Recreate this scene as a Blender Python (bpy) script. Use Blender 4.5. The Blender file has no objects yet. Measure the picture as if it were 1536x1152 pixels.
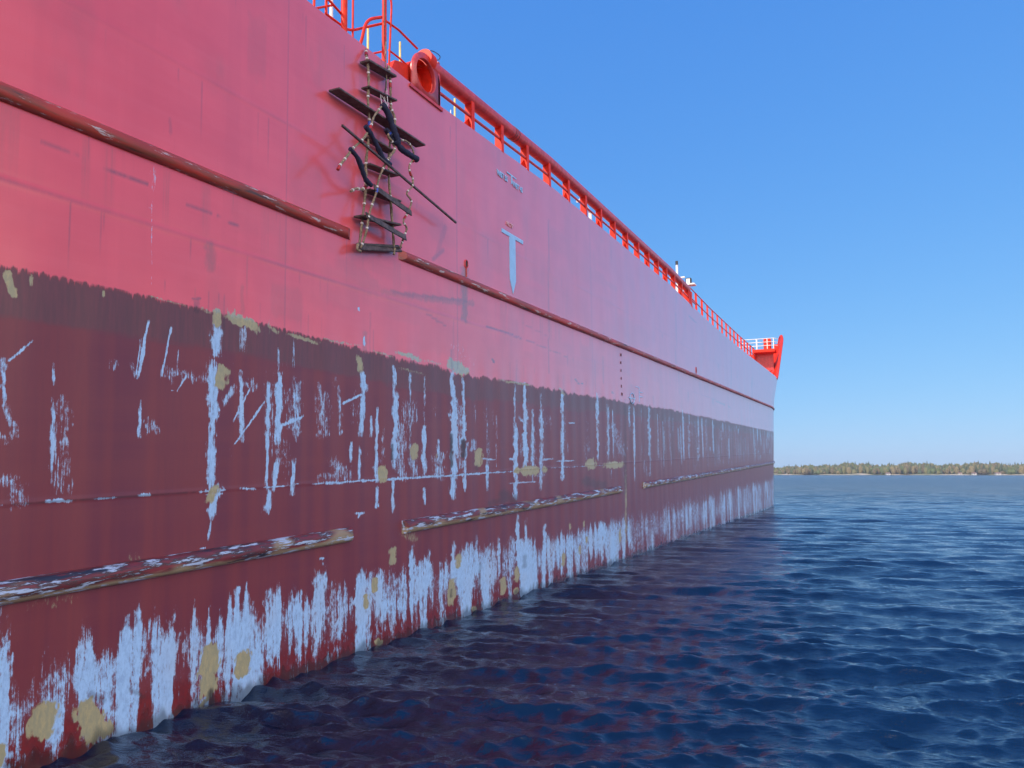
import bpy, bmesh, math, random
import numpy as np
from mathutils import Vector, Matrix
random.seed(7); rng = np.random.default_rng(11)
R = math.radians
scn = bpy.context.scene

# ------------------------------------------------------------------ camera, sky, sun, exposure
CAM_H, HULL_Y, TRIM = 2.64, 7.0, R(1.8)
SKY_GRADE = ((.38, .78), (.98, .5), (2.72, .20)); FILL_CLOUD_DIR = (-.62, -.78); FILL_CLOUD_COL = (14.4, 12.0, 11.6)
SUN_AZ, SUN_EL = 150.0, 36.0          # direction towards the sun, degrees from +x, and its height
cam_d = bpy.data.cameras.new('camera'); cam = bpy.data.objects.new('camera', cam_d)
scn.collection.objects.link(cam); scn.camera = cam
cam_d.sensor_width = 36.0; cam_d.lens = 36.0*1158/1536; cam_d.clip_end = 20000; cam_d.clip_start = 0.05
pitch = math.atan(134/1158.); head = math.atan(536*math.cos(pitch)/1158.)
cam.location = (0, 0, CAM_H)
cam.rotation_euler = (R(90)+pitch, 0, head-R(90))

w = bpy.data.worlds.new('World'); scn.world = w; w.use_nodes = True
nt = w.node_tree; nt.nodes.clear()
sky = nt.nodes.new('ShaderNodeTexSky'); sky.sky_type = 'NISHITA'; sky.sun_disc = False
sky.sun_elevation = R(SUN_EL); sky.sun_rotation = R(90-SUN_AZ)
sky.air_density = 1.0; sky.dust_density = 0.25; sky.ozone_density = 3.0; sky.altitude = 0
sky_sep = nt.nodes.new('ShaderNodeSeparateColor'); nt.links.new(sky.outputs[0], sky_sep.inputs[0]); sky_com = nt.nodes.new('ShaderNodeCombineColor')
def wmath(op, a, b, clamp=False):
    o = nt.nodes.new('ShaderNodeMath'); o.operation = op; o.use_clamp = clamp
    for i, v in enumerate((a, b)):
        if isinstance(v, (int, float)): o.inputs[i].default_value = v
        else: nt.links.new(v, o.inputs[i])
    return o.outputs[0]
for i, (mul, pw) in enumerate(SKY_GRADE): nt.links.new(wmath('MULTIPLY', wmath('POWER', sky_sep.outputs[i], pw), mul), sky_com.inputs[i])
# bright cloud bank added out of view, to fill the shaded hull with light
wtc = nt.nodes.new('ShaderNodeTexCoord'); wsp = nt.nodes.new('ShaderNodeSeparateXYZ'); nt.links.new(wtc.outputs['Generated'], wsp.inputs[0])
def wmap(v, a, b, lo=0., hi=1.):
    o = nt.nodes.new('ShaderNodeMapRange'); o.interpolation_type = 'SMOOTHSTEP'
    for k, q in (('From Min', a), ('From Max', b), ('To Min', lo), ('To Max', hi)): o.inputs[k].default_value = q
    nt.links.new(v, o.inputs['Value']); return o.outputs[0]
cd = wmath('ADD', wmath('MULTIPLY', wsp.outputs[0], FILL_CLOUD_DIR[0]), wmath('MULTIPLY', wsp.outputs[1], FILL_CLOUD_DIR[1]))
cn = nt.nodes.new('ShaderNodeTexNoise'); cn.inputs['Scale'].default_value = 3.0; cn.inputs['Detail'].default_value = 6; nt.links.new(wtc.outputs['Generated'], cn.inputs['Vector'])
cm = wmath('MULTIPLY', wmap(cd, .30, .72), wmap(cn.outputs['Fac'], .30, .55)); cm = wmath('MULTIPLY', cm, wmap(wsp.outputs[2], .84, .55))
cmx = nt.nodes.new('ShaderNodeMix'); cmx.data_type = 'RGBA'; nt.links.new(cm, cmx.inputs[0]); nt.links.new(sky_com.outputs[0], cmx.inputs[6]); cmx.inputs[7].default_value = FILL_CLOUD_COL+(1,)
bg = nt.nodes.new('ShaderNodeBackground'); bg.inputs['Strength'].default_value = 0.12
wo = nt.nodes.new('ShaderNodeOutputWorld')
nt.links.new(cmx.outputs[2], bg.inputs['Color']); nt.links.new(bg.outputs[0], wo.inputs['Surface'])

sd = bpy.data.lights.new('sun', 'SUN'); sd.energy = 2.4; sd.angle = R(0.53); sd.color = (1.0, 0.90, 0.76)
so = bpy.data.objects.new('sun', sd); scn.collection.objects.link(so)
sv = Vector((math.cos(R(SUN_AZ))*math.cos(R(SUN_EL)), math.sin(R(SUN_AZ))*math.cos(R(SUN_EL)), math.sin(R(SUN_EL))))
so.rotation_euler = sv.to_track_quat('Z', 'Y').to_euler(); so.location = (0, 0, 60)

scn.render.engine = 'CYCLES'
scn.view_settings.view_transform = 'Standard'; scn.view_settings.look = 'None'
scn.view_settings.exposure = 1.0; scn.view_settings.gamma = 1.0

# ------------------------------------------------------------------ helpers
def link(o): scn.collection.objects.link(o); return o
def tag(o, label=None, cat=None, group=None, kind=None):
    if label: o['label'] = label
    if cat: o['category'] = cat
    if group: o['group'] = group
    if kind: o['kind'] = kind
    return o
def empty(name, label, cat, loc=(0, 0, 0), rot=(0, 0, 0)):
    o = link(bpy.data.objects.new(name, None)); o.location = loc; o.rotation_euler = rot
    return tag(o, label, cat)
class MB:
    def __init__(s): s.v = []; s.f = []; s.sm = []
    def add(s, v, f, smooth=False):
        n = len(s.v); s.v += [tuple(p) for p in v]; s.f += [tuple(i+n for i in q) for q in f]; s.sm += [smooth]*len(f)
    def box(s, x0, x1, y0, y1, z0, z1):
        v = [(x, y, z) for z in (z0, z1) for y in (y0, y1) for x in (x0, x1)]
        s.add(v, [(0,2,3,1),(4,5,7,6),(0,1,5,4),(2,6,7,3),(0,4,6,2),(1,3,7,5)])
    def board(s, p0, p1, wid, th, roll=0.0):
        a = Vector(p0); b = Vector(p1); d = (b-a).normalized()
        side = Vector((0, 1, 0)); side = (side - d*side.dot(d)).normalized(); up = d.cross(side)
        if up.z < 0: up = -up
        m = Matrix.Rotation(roll, 3, d); side = m @ side*wid/2; up = m @ up*th/2
        v = []
        for p in (a, b):
            for k, l in ((-1,-1),(1,-1),(1,1),(-1,1)): v.append(p+side*k+up*l)
        s.add(v, [(0,1,2,3),(7,6,5,4),(0,4,5,1),(1,5,6,2),(2,6,7,3),(3,7,4,0)])
    def tube(s, pts, r, n=10, cap=True, wob=0.0, seed=0):
        pts = [Vector(p) for p in pts]; rr = random.Random(seed)
        m = len(pts); rs = r if isinstance(r, (list, tuple)) else [r]*m
        t0 = (pts[1]-pts[0]).normalized(); ref = Vector((0, 0, 1)) if abs(t0.z) < .9 else Vector((0, 1, 0))
        u = t0.cross(ref).normalized(); V = []
        for i, p in enumerate(pts):
            t = (pts[min(i+1, m-1)]-pts[max(i-1, 0)]).normalized()
            u = (u - t*u.dot(t)).normalized(); w_ = t.cross(u); q = rs[i]*(1+wob*(rr.random()-.5)*2)
            V += [p+(u*math.cos(2*math.pi*k/n)+w_*math.sin(2*math.pi*k/n))*q for k in range(n)]
        F = [(i*n+k, i*n+(k+1) % n, (i+1)*n+(k+1) % n, (i+1)*n+k) for i in range(m-1) for k in range(n)]
        s.add(V, F, True)
        if cap:
            s.add(V[:n], [tuple(reversed(range(n)))]); s.add(V[-n:], [tuple(range(n))])
    def build(s, name, mat, parent=None, bevel=0.0):
        me = bpy.data.meshes.new(name); me.from_pydata(s.v, [], s.f); me.update()
        me.polygons.foreach_set('use_smooth', s.sm)
        bm = bmesh.new(); bm.from_mesh(me)
        if bevel: bmesh.ops.bevel(bm, geom=[e for e in bm.edges if e.is_manifold and e.calc_face_angle(0) > .9], offset=bevel, segments=2, affect='EDGES', clamp_overlap=True)
        bmesh.ops.recalc_face_normals(bm, faces=bm.faces); bm.to_mesh(me); bm.free()
        me.materials.append(mat); o = link(bpy.data.objects.new(name, me))
        if parent: o.parent = parent
        return o
def smooth_path(p, k=6):
    p = [Vector(q) for q in p]; P_ = [p[0]*2-p[1]]+p+[p[-1]*2-p[-2]]; out = []
    for i in range(1, len(P_)-2):
        a, b, c, d = P_[i-1:i+3]
        for j in range(k):
            t = j/k; out.append(.5*((2*b)+(c-a)*t+(2*a-5*b+4*c-d)*t*t+(3*b-a-3*c+d)*t**3))
    return out+[p[-1]]
def tube_obj(name, pts, r, mat, parent, n=10, **k):
    m = MB(); m.tube(pts, r, n, **k); return m.build(name, mat, parent)
def vnoise(x, y=None, seed=0):
    g = np.random.default_rng(seed)
    if y is None:
        tb = g.random(4096); i = np.floor(x).astype(int); f = x-i; f = f*f*(3-2*f)
        return tb[i % 4096]*(1-f)+tb[(i+1) % 4096]*f
    tb = g.random((512, 512)); i = np.floor(x).astype(int); j = np.floor(y).astype(int); f = x-i; h = y-j
    f = f*f*(3-2*f); h = h*h*(3-2*h); i %= 512; j %= 512; i1 = (i+1) % 512; j1 = (j+1) % 512
    return (tb[i, j]*(1-f)+tb[i1, j]*f)*(1-h)+(tb[i, j1]*(1-f)+tb[i1, j1]*f)*h
def sstep(a, b, x): t = np.clip((x-a)/(b-a), 0, 1); return t*t*(3-2*t)

# ------------------------------------------------------------------ materials
class NT:
    def __init__(s, name):
        s.m = bpy.data.materials.new(name); s.m.use_nodes = True; s.t = s.m.node_tree; s.b = s.t.nodes['Principled BSDF']
    def n(s, typ, **kw):
        o = s.t.nodes.new(typ)
        for k, v in kw.items():
            if k[0] == '_': o.inputs[k[1:].replace('_', ' ')].default_value = v
            else: setattr(o, k, v)
        return o
    def l(s, a, b): s.t.links.new(a, b)
    def math(s, op, a, b=None, clamp=False):
        o = s.n('ShaderNodeMath', operation=op, use_clamp=clamp)
        for i, v in enumerate((a, b)):
            if v is None: continue
            if isinstance(v, (int, float)): o.inputs[i].default_value = v
            else: s.l(v, o.inputs[i])
        return o.outputs[0]
    def ss(s, v, a, b, lo=0., hi=1.):
        o = s.n('ShaderNodeMapRange', interpolation_type='SMOOTHSTEP')
        for k, q in (('From Min', a), ('From Max', b), ('To Min', lo), ('To Max', hi)): o.inputs[k].default_value = q
        s.l(v, o.inputs['Value']); return o.outputs[0]
    def mix(s, f, a, b):
        o = s.n('ShaderNodeMix', data_type='RGBA')
        for i, v in ((0, f), (6, a), (7, b)):
            if isinstance(v, (int, float)): o.inputs[i].default_value = v
            elif isinstance(v, tuple): o.inputs[i].default_value = v+(1,) if len(v) == 3 else v
            else: s.l(v, o.inputs[i])
        return o.outputs[2]
    def noise(s, scale=(1, 1, 1), sc=5, det=4, rough=.5, coord=None, rot=None):
        if coord is None: coord = s.coord()
        mp = s.n('ShaderNodeMapping'); mp.inputs['Scale'].default_value = scale
        if rot is not None: mp.vector_type = 'TEXTURE'; mp.inputs['Rotation'].default_value = (0, 0, rot); mp.inputs['Scale'].default_value = tuple(1/q for q in scale)
        s.l(coord, mp.inputs['Vector'])
        o = s.n('ShaderNodeTexNoise'); o.inputs['Scale'].default_value = sc; o.inputs['Detail'].default_value = det; o.inputs['Roughness'].default_value = rough
        s.l(mp.outputs[0], o.inputs['Vector']); return o.outputs['Fac']
    def coord(s):
        if not hasattr(s, 'tc'): s.tc = s.n('ShaderNodeTexCoord').outputs['Object']
        return s.tc
    def bump(s, h, st=.3, dist=.02, prev=None):
        o = s.n('ShaderNodeBump'); o.inputs['Strength'].default_value = st; o.inputs['Distance'].default_value = dist
        s.l(h, o.inputs['Height'])
        if prev: s.l(prev, o.inputs['Normal'])
        return o.outputs[0]

def paint(name, c, rough=.4, var=.25, wear=None, wear_amt=.0, sc=6, metallic=0., bump=.15, spec=.5):
    m = NT(name); a = m.noise(sc=sc, det=5, rough=.6)
    dk = tuple(v*(1-var) for v in c); lt = tuple(min(1, v*(1+var*.6)) for v in c)
    col = m.mix(m.ss(a, .35, .65), dk, lt)
    if wear is not None:
        b = m.noise(sc=sc*3.1, det=8, rough=.7); col = m.mix(m.ss(b, .62-wear_amt, .68-wear_amt), col, wear)
    m.l(col, m.b.inputs['Base Color']); m.b.inputs['Roughness'].default_value = rough; m.b.inputs['Metallic'].default_value = metallic
    m.b.inputs['Specular IOR Level'].default_value = spec; m.l(m.bump(a, bump, .01), m.b.inputs['Normal']); return m.m

RED = (0.56, 0.062, 0.066)
M_rail = paint('deck_red_paint', (0.70, 0.035, 0.013), .5, .18, (.42, .2, .14), -.03, spec=.22)
M_pipe = paint('pipe_red_paint', (0.56, 0.052, 0.048), .26, .2, (.3, .1, .09), -.05)
M_white = paint('white_paint', (.78, .78, .74), .4, .12, (.45, .3, .2), -.06)
M_mark = paint('mark_sky_tinted_paint', (.30, .55, .82), .45, .06)  # white mark paint with the blue of the skylight put into its colour
M_yel = paint('yellow_paint', (.75, .6, .2), .45, .15)
M_dark = paint('dark_steel', (.03, .028, .03), .5, .4)
M_hole = paint('drain_shadow_steel', (.05, .02, .02), .8, .3)
M_wood = paint('shaded_step_wood', (.085, .065, .06), .6, .5, sc=14)  # wood darkened throughout to carry the shade under the steps
M_wood2 = paint('weathered_wood', (.22, .19, .15), .65, .4, sc=14)
M_rope = paint('manila_rope', (.25, .2, .13), .85, .4, sc=30)
M_seize = paint('seizing_twine', (.7, .7, .68), .8, .1)
M_navy = paint('navy_cloth', (.012, .016, .05), .8, .4, sc=20)
M_blue = paint('blue_rubber', (.03, .08, .45), .5, .2)
M_redr = paint('red_rubber', (.4, .02, .02), .5, .2)
M_deck = paint('deck_green_red', (.45, .07, .05), .6, .3)
M_draught = paint('draught_figure_paint', (.16, .06, .08), .5)
M_letter = paint('welded_letter_paint', (.66, .36, .40), .5, .1)

def hull_material():
    m = NT('hull_paint'); sep = m.n('ShaderNodeSeparateXYZ'); m.l(m.coord(), sep.inputs[0]); X, Z = sep.outputs[0], sep.outputs[2]
    at = m.n('ShaderNodeAttribute', attribute_name='wear'); sc = m.n('ShaderNodeSeparateColor'); m.l(at.outputs['Color'], sc.inputs[0])
    at2 = m.n('ShaderNodeAttribute', attribute_name='zones'); s2 = m.n('ShaderNodeSeparateColor'); m.l(at2.outputs['Color'], s2.inputs[0])
    scuff, filler, dark = sc.outputs; rust, boot, low = s2.outputs
    nv = m.noise((14, 1, 1.3), 1.6, 5, .65)       # vertical brush marks
    nf = m.noise((1, 1, .42), 22, 8, .75)          # flakes
    nb = m.noise((1, 1, 1), 1.3, 3, .5)            # broad fading
    nc = m.noise((3.2, .1, .06), 1, 2, .5)         # plate panels
    nh = m.noise((.25, 1, 5), 1, 4, .6)            # horizontal roller bands
    nvf = m.noise((60, 1, 2.0), 1.0, 3, .6)
    # topsides
    top = m.mix(m.ss(nb, .3, .7), (.72, .040, .036), (.80, .056, .050))
    top = m.mix(m.ss(nh, .35, .75, 0, .3), top, (.80, .085, .08))
    top = m.mix(m.ss(nc, .45, .62, 0, .25), top, (.66, .035, .034))
    top = m.mix(m.ss(nvf, .55, .8, 0, .3), top, (.58, .04, .04))
    # boot-topping and antifouling
    af = m.mix(m.ss(nc, .4, .6), (.185, .034, .040), (.15, .027, .042))
    af = m.mix(m.ss(nh, .4, .7, 0, .35), af, (.20, .042, .042))
    af = m.mix(m.ss(nv, .45, .7, 0, .25), af, (.12, .028, .042))
    bt = m.mix(m.ss(nv, .35, .7), (.120, .044, .048), (.165, .048, .053))
    lowc = m.mix(m.ss(nf, .4, .6), (.19, .014, .014), (.13, .014, .016))
    edge = m.math('ADD', boot, m.math('MULTIPLY', m.math('SUBTRACT', nv, .5), .24))
    bmask = m.ss(edge, .475, .525)                     # 1 below the topsides
    amask = m.ss(m.math('ADD', boot, m.math('MULTIPLY', m.math('SUBTRACT', nh, .5), .3)), .78, .86)
    under = m.mix(amask, bt, af)
    under = m.mix(m.ss(m.math('ADD', low, m.math('MULTIPLY', m.math('SUBTRACT', nf, .5), .5)), .4, .6), under, lowc)
    col = m.mix(bmask, top, under)
    # rust
    rm = m.math('MULTIPLY', rust, m.ss(nf, .25, .6, .45, 1)); col = m.mix(rm, col, (.30, .065, .035))
    # scuffed grey-blue primer, made bluer: skylight put into its colour
    def scm(v, k, lo, hi):
        q = m.math('ADD', v, m.math('MULTIPLY', m.math('SUBTRACT', m.math('ADD', m.math('MULTIPLY', nf, .6), m.math('MULTIPLY', nvf, .4)), .5), k))
        return m.math('MULTIPLY', m.ss(q, lo, hi), m.ss(v, .04, .16))
    sm_ = scm(scuff, 3.2, .36, .74)
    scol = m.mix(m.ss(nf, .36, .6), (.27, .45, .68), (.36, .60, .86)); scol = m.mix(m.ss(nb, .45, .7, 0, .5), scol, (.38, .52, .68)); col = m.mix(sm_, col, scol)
    # filler
    fm = m.ss(m.math('ADD', filler, m.math('MULTIPLY', m.math('SUBTRACT', nf, .5), 1.3)), .40, .66)
    fm = m.math('MULTIPLY', fm, m.ss(filler, .05, .2)); col = m.mix(fm, col, m.mix(m.ss(nf, .35, .6), (.42, .37, .19), (.30, .30, .18)))
    # dark flecks, scratches
    fleck = m.math('MULTIPLY', m.ss(m.noise((1, 1, .8), 34, 3, .5), .70, .74), m.ss(scuff, .5, .8))
    fleck = m.math('MULTIPLY', fleck, m.ss(m.noise((1, 1, 1), 2.5, 2, .5), .5, .62))
    col = m.mix(fleck, col, (.03, .035, .04))
    dm = m.math('MULTIPLY', dark, m.ss(nf, .3, .55, .5, 1)); col = m.mix(dm, col, m.mix(bmask, (.15, .028, .03), (.035, .025, .028)))
    wt = m.n('ShaderNodeAttribute', attribute_name='wet').outputs['Fac']; col = m.mix(m.math('MULTIPLY', wt, .7), col, m.mix(.35, col, (.006, .010, .008)) if False else (.02, .022, .018))
    m.l(col, m.b.inputs['Base Color'])
    r = m.ss(bmask, 0, 1, .25, .36); r = m.math('ADD', r, m.math('MULTIPLY', sm_, .18)); r = m.math('SUBTRACT', r, m.math('MULTIPLY', wt, .25)); r = m.math('ADD', r, m.math('MULTIPLY', m.math('SUBTRACT', nf, .5), .12))
    m.l(r, m.b.inputs['Roughness']); m.b.inputs['IOR'].default_value = 1.62; m.l(m.ss(bmask, 0, 1, .4, .30), m.b.inputs['Specular IOR Level']); m.l(m.ss(bmask, 0, 1, .95, .12), m.b.inputs['Coat Weight']); m.b.inputs['Coat Roughness'].default_value = .21; m.b.inputs['Coat IOR'].default_value = 1.75; m.l(m.ss(bmask, 0, 1, .8, .12), m.b.inputs['Sheen Weight']); m.b.inputs['Sheen Roughness'].default_value = .5; m.b.inputs['Sheen Tint'].default_value = (.42, .75, 1, 1)
    b1 = m.bump(m.noise((1, 1, .35), .9, 1, .4), .25, .03); b2 = m.bump(nvf, .04, .002, b1); b3 = m.bump(m.math('ADD', sm_, fm), .35, -.004, b2)
    m.l(b3, m.b.inputs['Normal']); return m.m
M_hull = hull_material()

def strake_material(name, low=False):
    m = NT(name); n1 = m.noise((.5, 3, 5), 2.4, 8, .66); n2 = m.noise((.6, 3, 4.5), 3.4, 8, .7); n3 = m.noise((.7, 1, 1), 1.3, 2)
    if low:
        sp_ = m.n('ShaderNodeSeparateXYZ'); m.l(m.coord(), sp_.inputs[0]); zz = m.math('ADD', sp_.outputs[2], m.math('MULTIPLY', m.math('SUBTRACT', n1, .5), .16))
        col = m.mix(m.ss(n1, .4, .6), (.20, .035, .042), (.13, .028, .035)); col = m.mix(m.ss(n2, .46, .52), col, (.06, .035, .035))
        col = m.mix(m.ss(zz, 1.42, 1.38), col, (.27, .22, .14)); col = m.mix(m.ss(n3, .55, .62, 0, .8), col, (.30, .26, .16)); col = m.mix(m.ss(n2, .53, .57), col, (.38, .50, .66)); col = m.mix(m.ss(n1, .60, .64), col, (.025, .03, .05))
    else:
        col = m.mix(m.ss(n3, .35, .65), (.42, .045, .03), (.30, .04, .03)); col = m.mix(m.ss(n1, .47, .6, 0, .75), col, (.20, .06, .035)); col = m.mix(m.ss(n2, .585, .62), col, (.45, .42, .42)); col = m.mix(m.ss(n1, .62, .66), col, (.07, .04, .035))
    m.l(col, m.b.inputs['Base Color']); m.b.inputs['Roughness'].default_value = .42; m.l(m.bump(n2, .4, .01), m.b.inputs['Normal']); return m.m
M_st = strake_material('fender_strake_paint'); M_stl = strake_material('scraped_strake_paint', True)

# ------------------------------------------------------------------ water and far shore
def build_water():
    az0 = math.degrees(head)
    a = np.concatenate([np.linspace(az0+46, az0-50, 900), np.linspace(az0-50, az0-314, 120)[1:-1]]); na = len(a); a = np.radians(a)
    r = np.concatenate([[0.4, .8], np.exp(np.linspace(math.log(1.2), math.log(200), 1150)), np.exp(np.linspace(math.log(203), math.log(9000), 160))]); nr = len(r)
    A, Rr = np.meshgrid(a.astype(np.float32), r.astype(np.float32)); X = Rr*np.cos(A); Y = Rr*np.sin(A)
    cell = np.maximum(np.gradient(r)[:, None]*np.ones_like(A), Rr*np.radians(.125))
    Zw = np.zeros_like(X); DX = np.zeros_like(X); DY = np.zeros_like(X)
    g = np.random.default_rng(5); N = 230
    lam = np.exp(g.uniform(math.log(.08), math.log(3.0), N)); main = R(13)
    # patchy gusts
    gust = .75+.5*vnoise(X/6+90, Y/4+70, 3)
    for i in range(N):
        l = lam[i]; th = main+g.normal(0, .26+.2*(l < .5)); k = 2*math.pi/l
        amp = .0047*l**.72/(1+(l/2.6)**3)*g.uniform(.5, 1.5); ph = g.uniform(0, 6.283)
        att = np.clip((l/cell-2.2)/3.0, 0, 1)
        arg = k*(X*math.cos(th)+Y*math.sin(th))+ph+ 1.6*vnoise(X/(4.5*l)+i*7, Y/(4.5*l)+i*3, 17)
        c = (amp*att*(gust if l < 2 else 1)).astype(np.float32); arg = arg.astype(np.float32)
        Zw += c*np.cos(arg); q = .55*c*np.sin(arg); DX -= q*math.cos(th); DY -= q*math.sin(th)
    X += DX; Y += DY
    co = np.stack([X, Y, Zw], -1).reshape(-1, 3)
    ii, jj = np.meshgrid(np.arange(nr-1), np.arange(na), indexing='ij'); j2 = (jj+1) % na
    F = np.stack([ii*na+jj, (ii+1)*na+jj, (ii+1)*na+j2, ii*na+j2], -1).reshape(-1, 4)[:, ::-1]
    me = mesh_np('water', co, F); o = link(bpy.data.objects.new('water', me)); tag(o, kind='structure')
    m = NT('sea_water'); m.b.inputs['Base Color'].default_value = (.0008, .008, .030, 1); m.b.inputs['Roughness'].default_value = .05; m.b.inputs['IOR'].default_value = 1.7
    ln = m.n('ShaderNodeVectorMath', operation='LENGTH'); m.l(m.coord(), ln.inputs[0]); dist = ln.outputs['Value']
    m.l(m.ss(dist, 15, 260, .04, .16), m.b.inputs['Roughness'])
    far1 = m.noise((1.1, .35, 1), 1.0, 5, .7, rot=R(13))
    n1 = m.noise((1.5, .6, 1), 10, 4, .64, rot=R(13)); n2 = m.noise((1.5, .55, 1), 2.2, 4, .62, rot=R(10)); rot = m.noise((1.3, .45, 1), .5, 3, .6, rot=R(17))
    b = m.bump(n2, .3, .08); b = m.bump(n1, .85, .022, b); b = m.bump(rot, .25, .3, b); fb = m.n('ShaderNodeBump'); fb.inputs['Distance'].default_value = 1.0; m.l(far1, fb.inputs['Height']); m.l(b, fb.inputs['Normal']); m.l(m.ss(dist, 25, 160, 0, 1.), fb.inputs['Strength']); b = fb.outputs[0]
    m.l(b, m.b.inputs['Normal']); me.materials.append(m.m)
def mesh_np(name, co, F):
    me = bpy.data.meshes.new(name); me.vertices.add(len(co)); me.vertices.foreach_set('co', co.astype(np.float32).ravel())
    nf, k = F.shape; me.loops.add(nf*k); me.loops.foreach_set('vertex_index', F.astype(np.int32).ravel()); me.polygons.add(nf)
    me.polygons.foreach_set('loop_start', np.arange(0, nf*k, k, dtype=np.int32)); me.polygons.foreach_set('use_smooth', np.ones(nf, bool))
    me.update(); me.validate(); return me
build_water()

def build_shore():
    D0 = 1300.0
    # low strip of land with a pale beach
    m = MB(); n = 60; prof = [(-8, -1), (0, .15), (5, .7), (14, 1.6), (60, 4), (180, 9), (420, 10), (700, -2)]; V = []
    for i in range(n+1):
        az = R(16-36*i/n)
        for d, z in prof:
            rr = D0+d+18*math.sin(i*.7)+12*math.sin(i*1.9); V.append((rr*math.cos(az), rr*math.sin(az), z*(.8+.2*math.sin(i*.5)) if z > 1 else z))
    k = len(prof); m.add(V, [(i*k+j, (i+1)*k+j, (i+1)*k+j+1, i*k+j+1) for i in range(n) for j in range(k-1)], True)
    mm = NT('shore_sand'); nn = mm.noise(sc=.02, det=6, rough=.7); mm.l(mm.mix(mm.ss(nn, .45, .55), (.42, .36, .27), (.16, .17, .08)), mm.b.inputs['Base Color']); mm.b.inputs['Roughness'].default_value = .9
    tag(m.build('shore_land', mm.m), kind='structure')
    # distant woodland, one mass of many crowns
    g = random.Random(3); m = MB(); cols = []
    ico = bmesh.new(); bmesh.ops.create_icosphere(ico, subdivisions=2, radius=1); iv = [v.co.copy() for v in ico.verts]; jf = [tuple(v.index for v in f.verts) for f in ico.faces]; ico.free()
    for q in range(3600):
        az = R(15.5-34*g.random()); row = g.random(); d = D0+16+row*150; deg = math.degrees(az)
        env = .62+.38*min(1, max(0, (6.2-deg)/4.)); env *= .92+.10*math.sin(deg*1.7)+.06*math.sin(deg*5.1+1)
        hgt = (9+5*g.random()+row*4.5)*env*(.65 if g.random() < .2 else 1); con = g.random() < .38
        x = d*math.cos(az); y = d*math.sin(az); z0 = .8+row*3.2; rad = (1.5+.9*g.random()) if con else (2.3+1.6*g.random()); V = []
        for v in iv:
            t = (v.z+1)/2; wz = (1-t)**.7*1.15+.05 if con else 1.0
            j = 1+.5*(g.random()-.5); V.append((x+v.x*rad*wz*j, y+v.y*rad*wz*j, z0+hgt*(t*(1.18 if con else .98))*(1+.05*(g.random()-.5))))
        m.add(V, jf, False)
        c = [(.085, .105, .055), (.065, .085, .05)][g.random() < .5] if con else [(.15, .145, .065), (.10, .125, .05), (.19, .155, .08), (.13, .105, .06)][g.randrange(4)]
        cols += [c]*len(iv)
    mt = NT('far_foliage'); a = mt.n('ShaderNodeAttribute', attribute_name='tint'); mt.l(a.outputs['Color'], mt.b.inputs['Base Color']); mt.b.inputs['Roughness'].default_value = .9
    mt.b.inputs['Specular IOR Level'].default_value = .1
    o = m.build('far_woodland', mt.m); ca = o.data.color_attributes.new('tint', 'FLOAT_COLOR', 'POINT'); ca.data.foreach_set('color', np.array([c+(1,) for c in cols], np.float32).ravel())
    tag(o, 'mixed pale and dark woodland along the far shore', None, kind='stuff')
    M_cott = paint('cottage_paint', (.5, .5, .46), .7)
    M_roof = paint('far_roof', (.22, .12, .1), .8); 
    for px, wdt, lab in ((1332, 7, 'small pale cottage on the far shore, leftmost of the shore houses'), (1440, 6, 'white cottage among trees on the far shore, second shore house from the left'), (1461, 7, 'white cottage nearest the beach right of the second shore house'), (1497, 9, 'widest pale cottage on the far shore, rightmost of the shore houses')):
        az = head-math.atan((px-768)/1166.); d = D0+6; h = empty('shore_cottage', lab, 'house', (d*math.cos(az), d*math.sin(az), .6), (0, 0, az+R(20)))
        wdt *= .7; m = MB(); m.box(-3, 3, -wdt/2, wdt/2, -1, 1.9); m.build('wall', M_cott, h)
        m = MB(); m.add([(-3.4, -wdt/2-.4, 1.9), (-3.4, wdt/2+.4, 1.9), (3.4, -wdt/2-.4, 1.9), (3.4, wdt/2+.4, 1.9), (0, -wdt/2-.4, 3.4), (0, wdt/2+.4, 3.4)], [(0,1,5,4),(2,4,5,3),(0,4,2),(1,3,5),(0,2,3,1)]); m.build('roof', M_roof, h)
        m = MB(); m.box(-3.08, -3.0, -.5, .5, .5, 1.4); m.build('window', M_dark, h); tag(h, group='cottages on the far shore')
build_shore()

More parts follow.
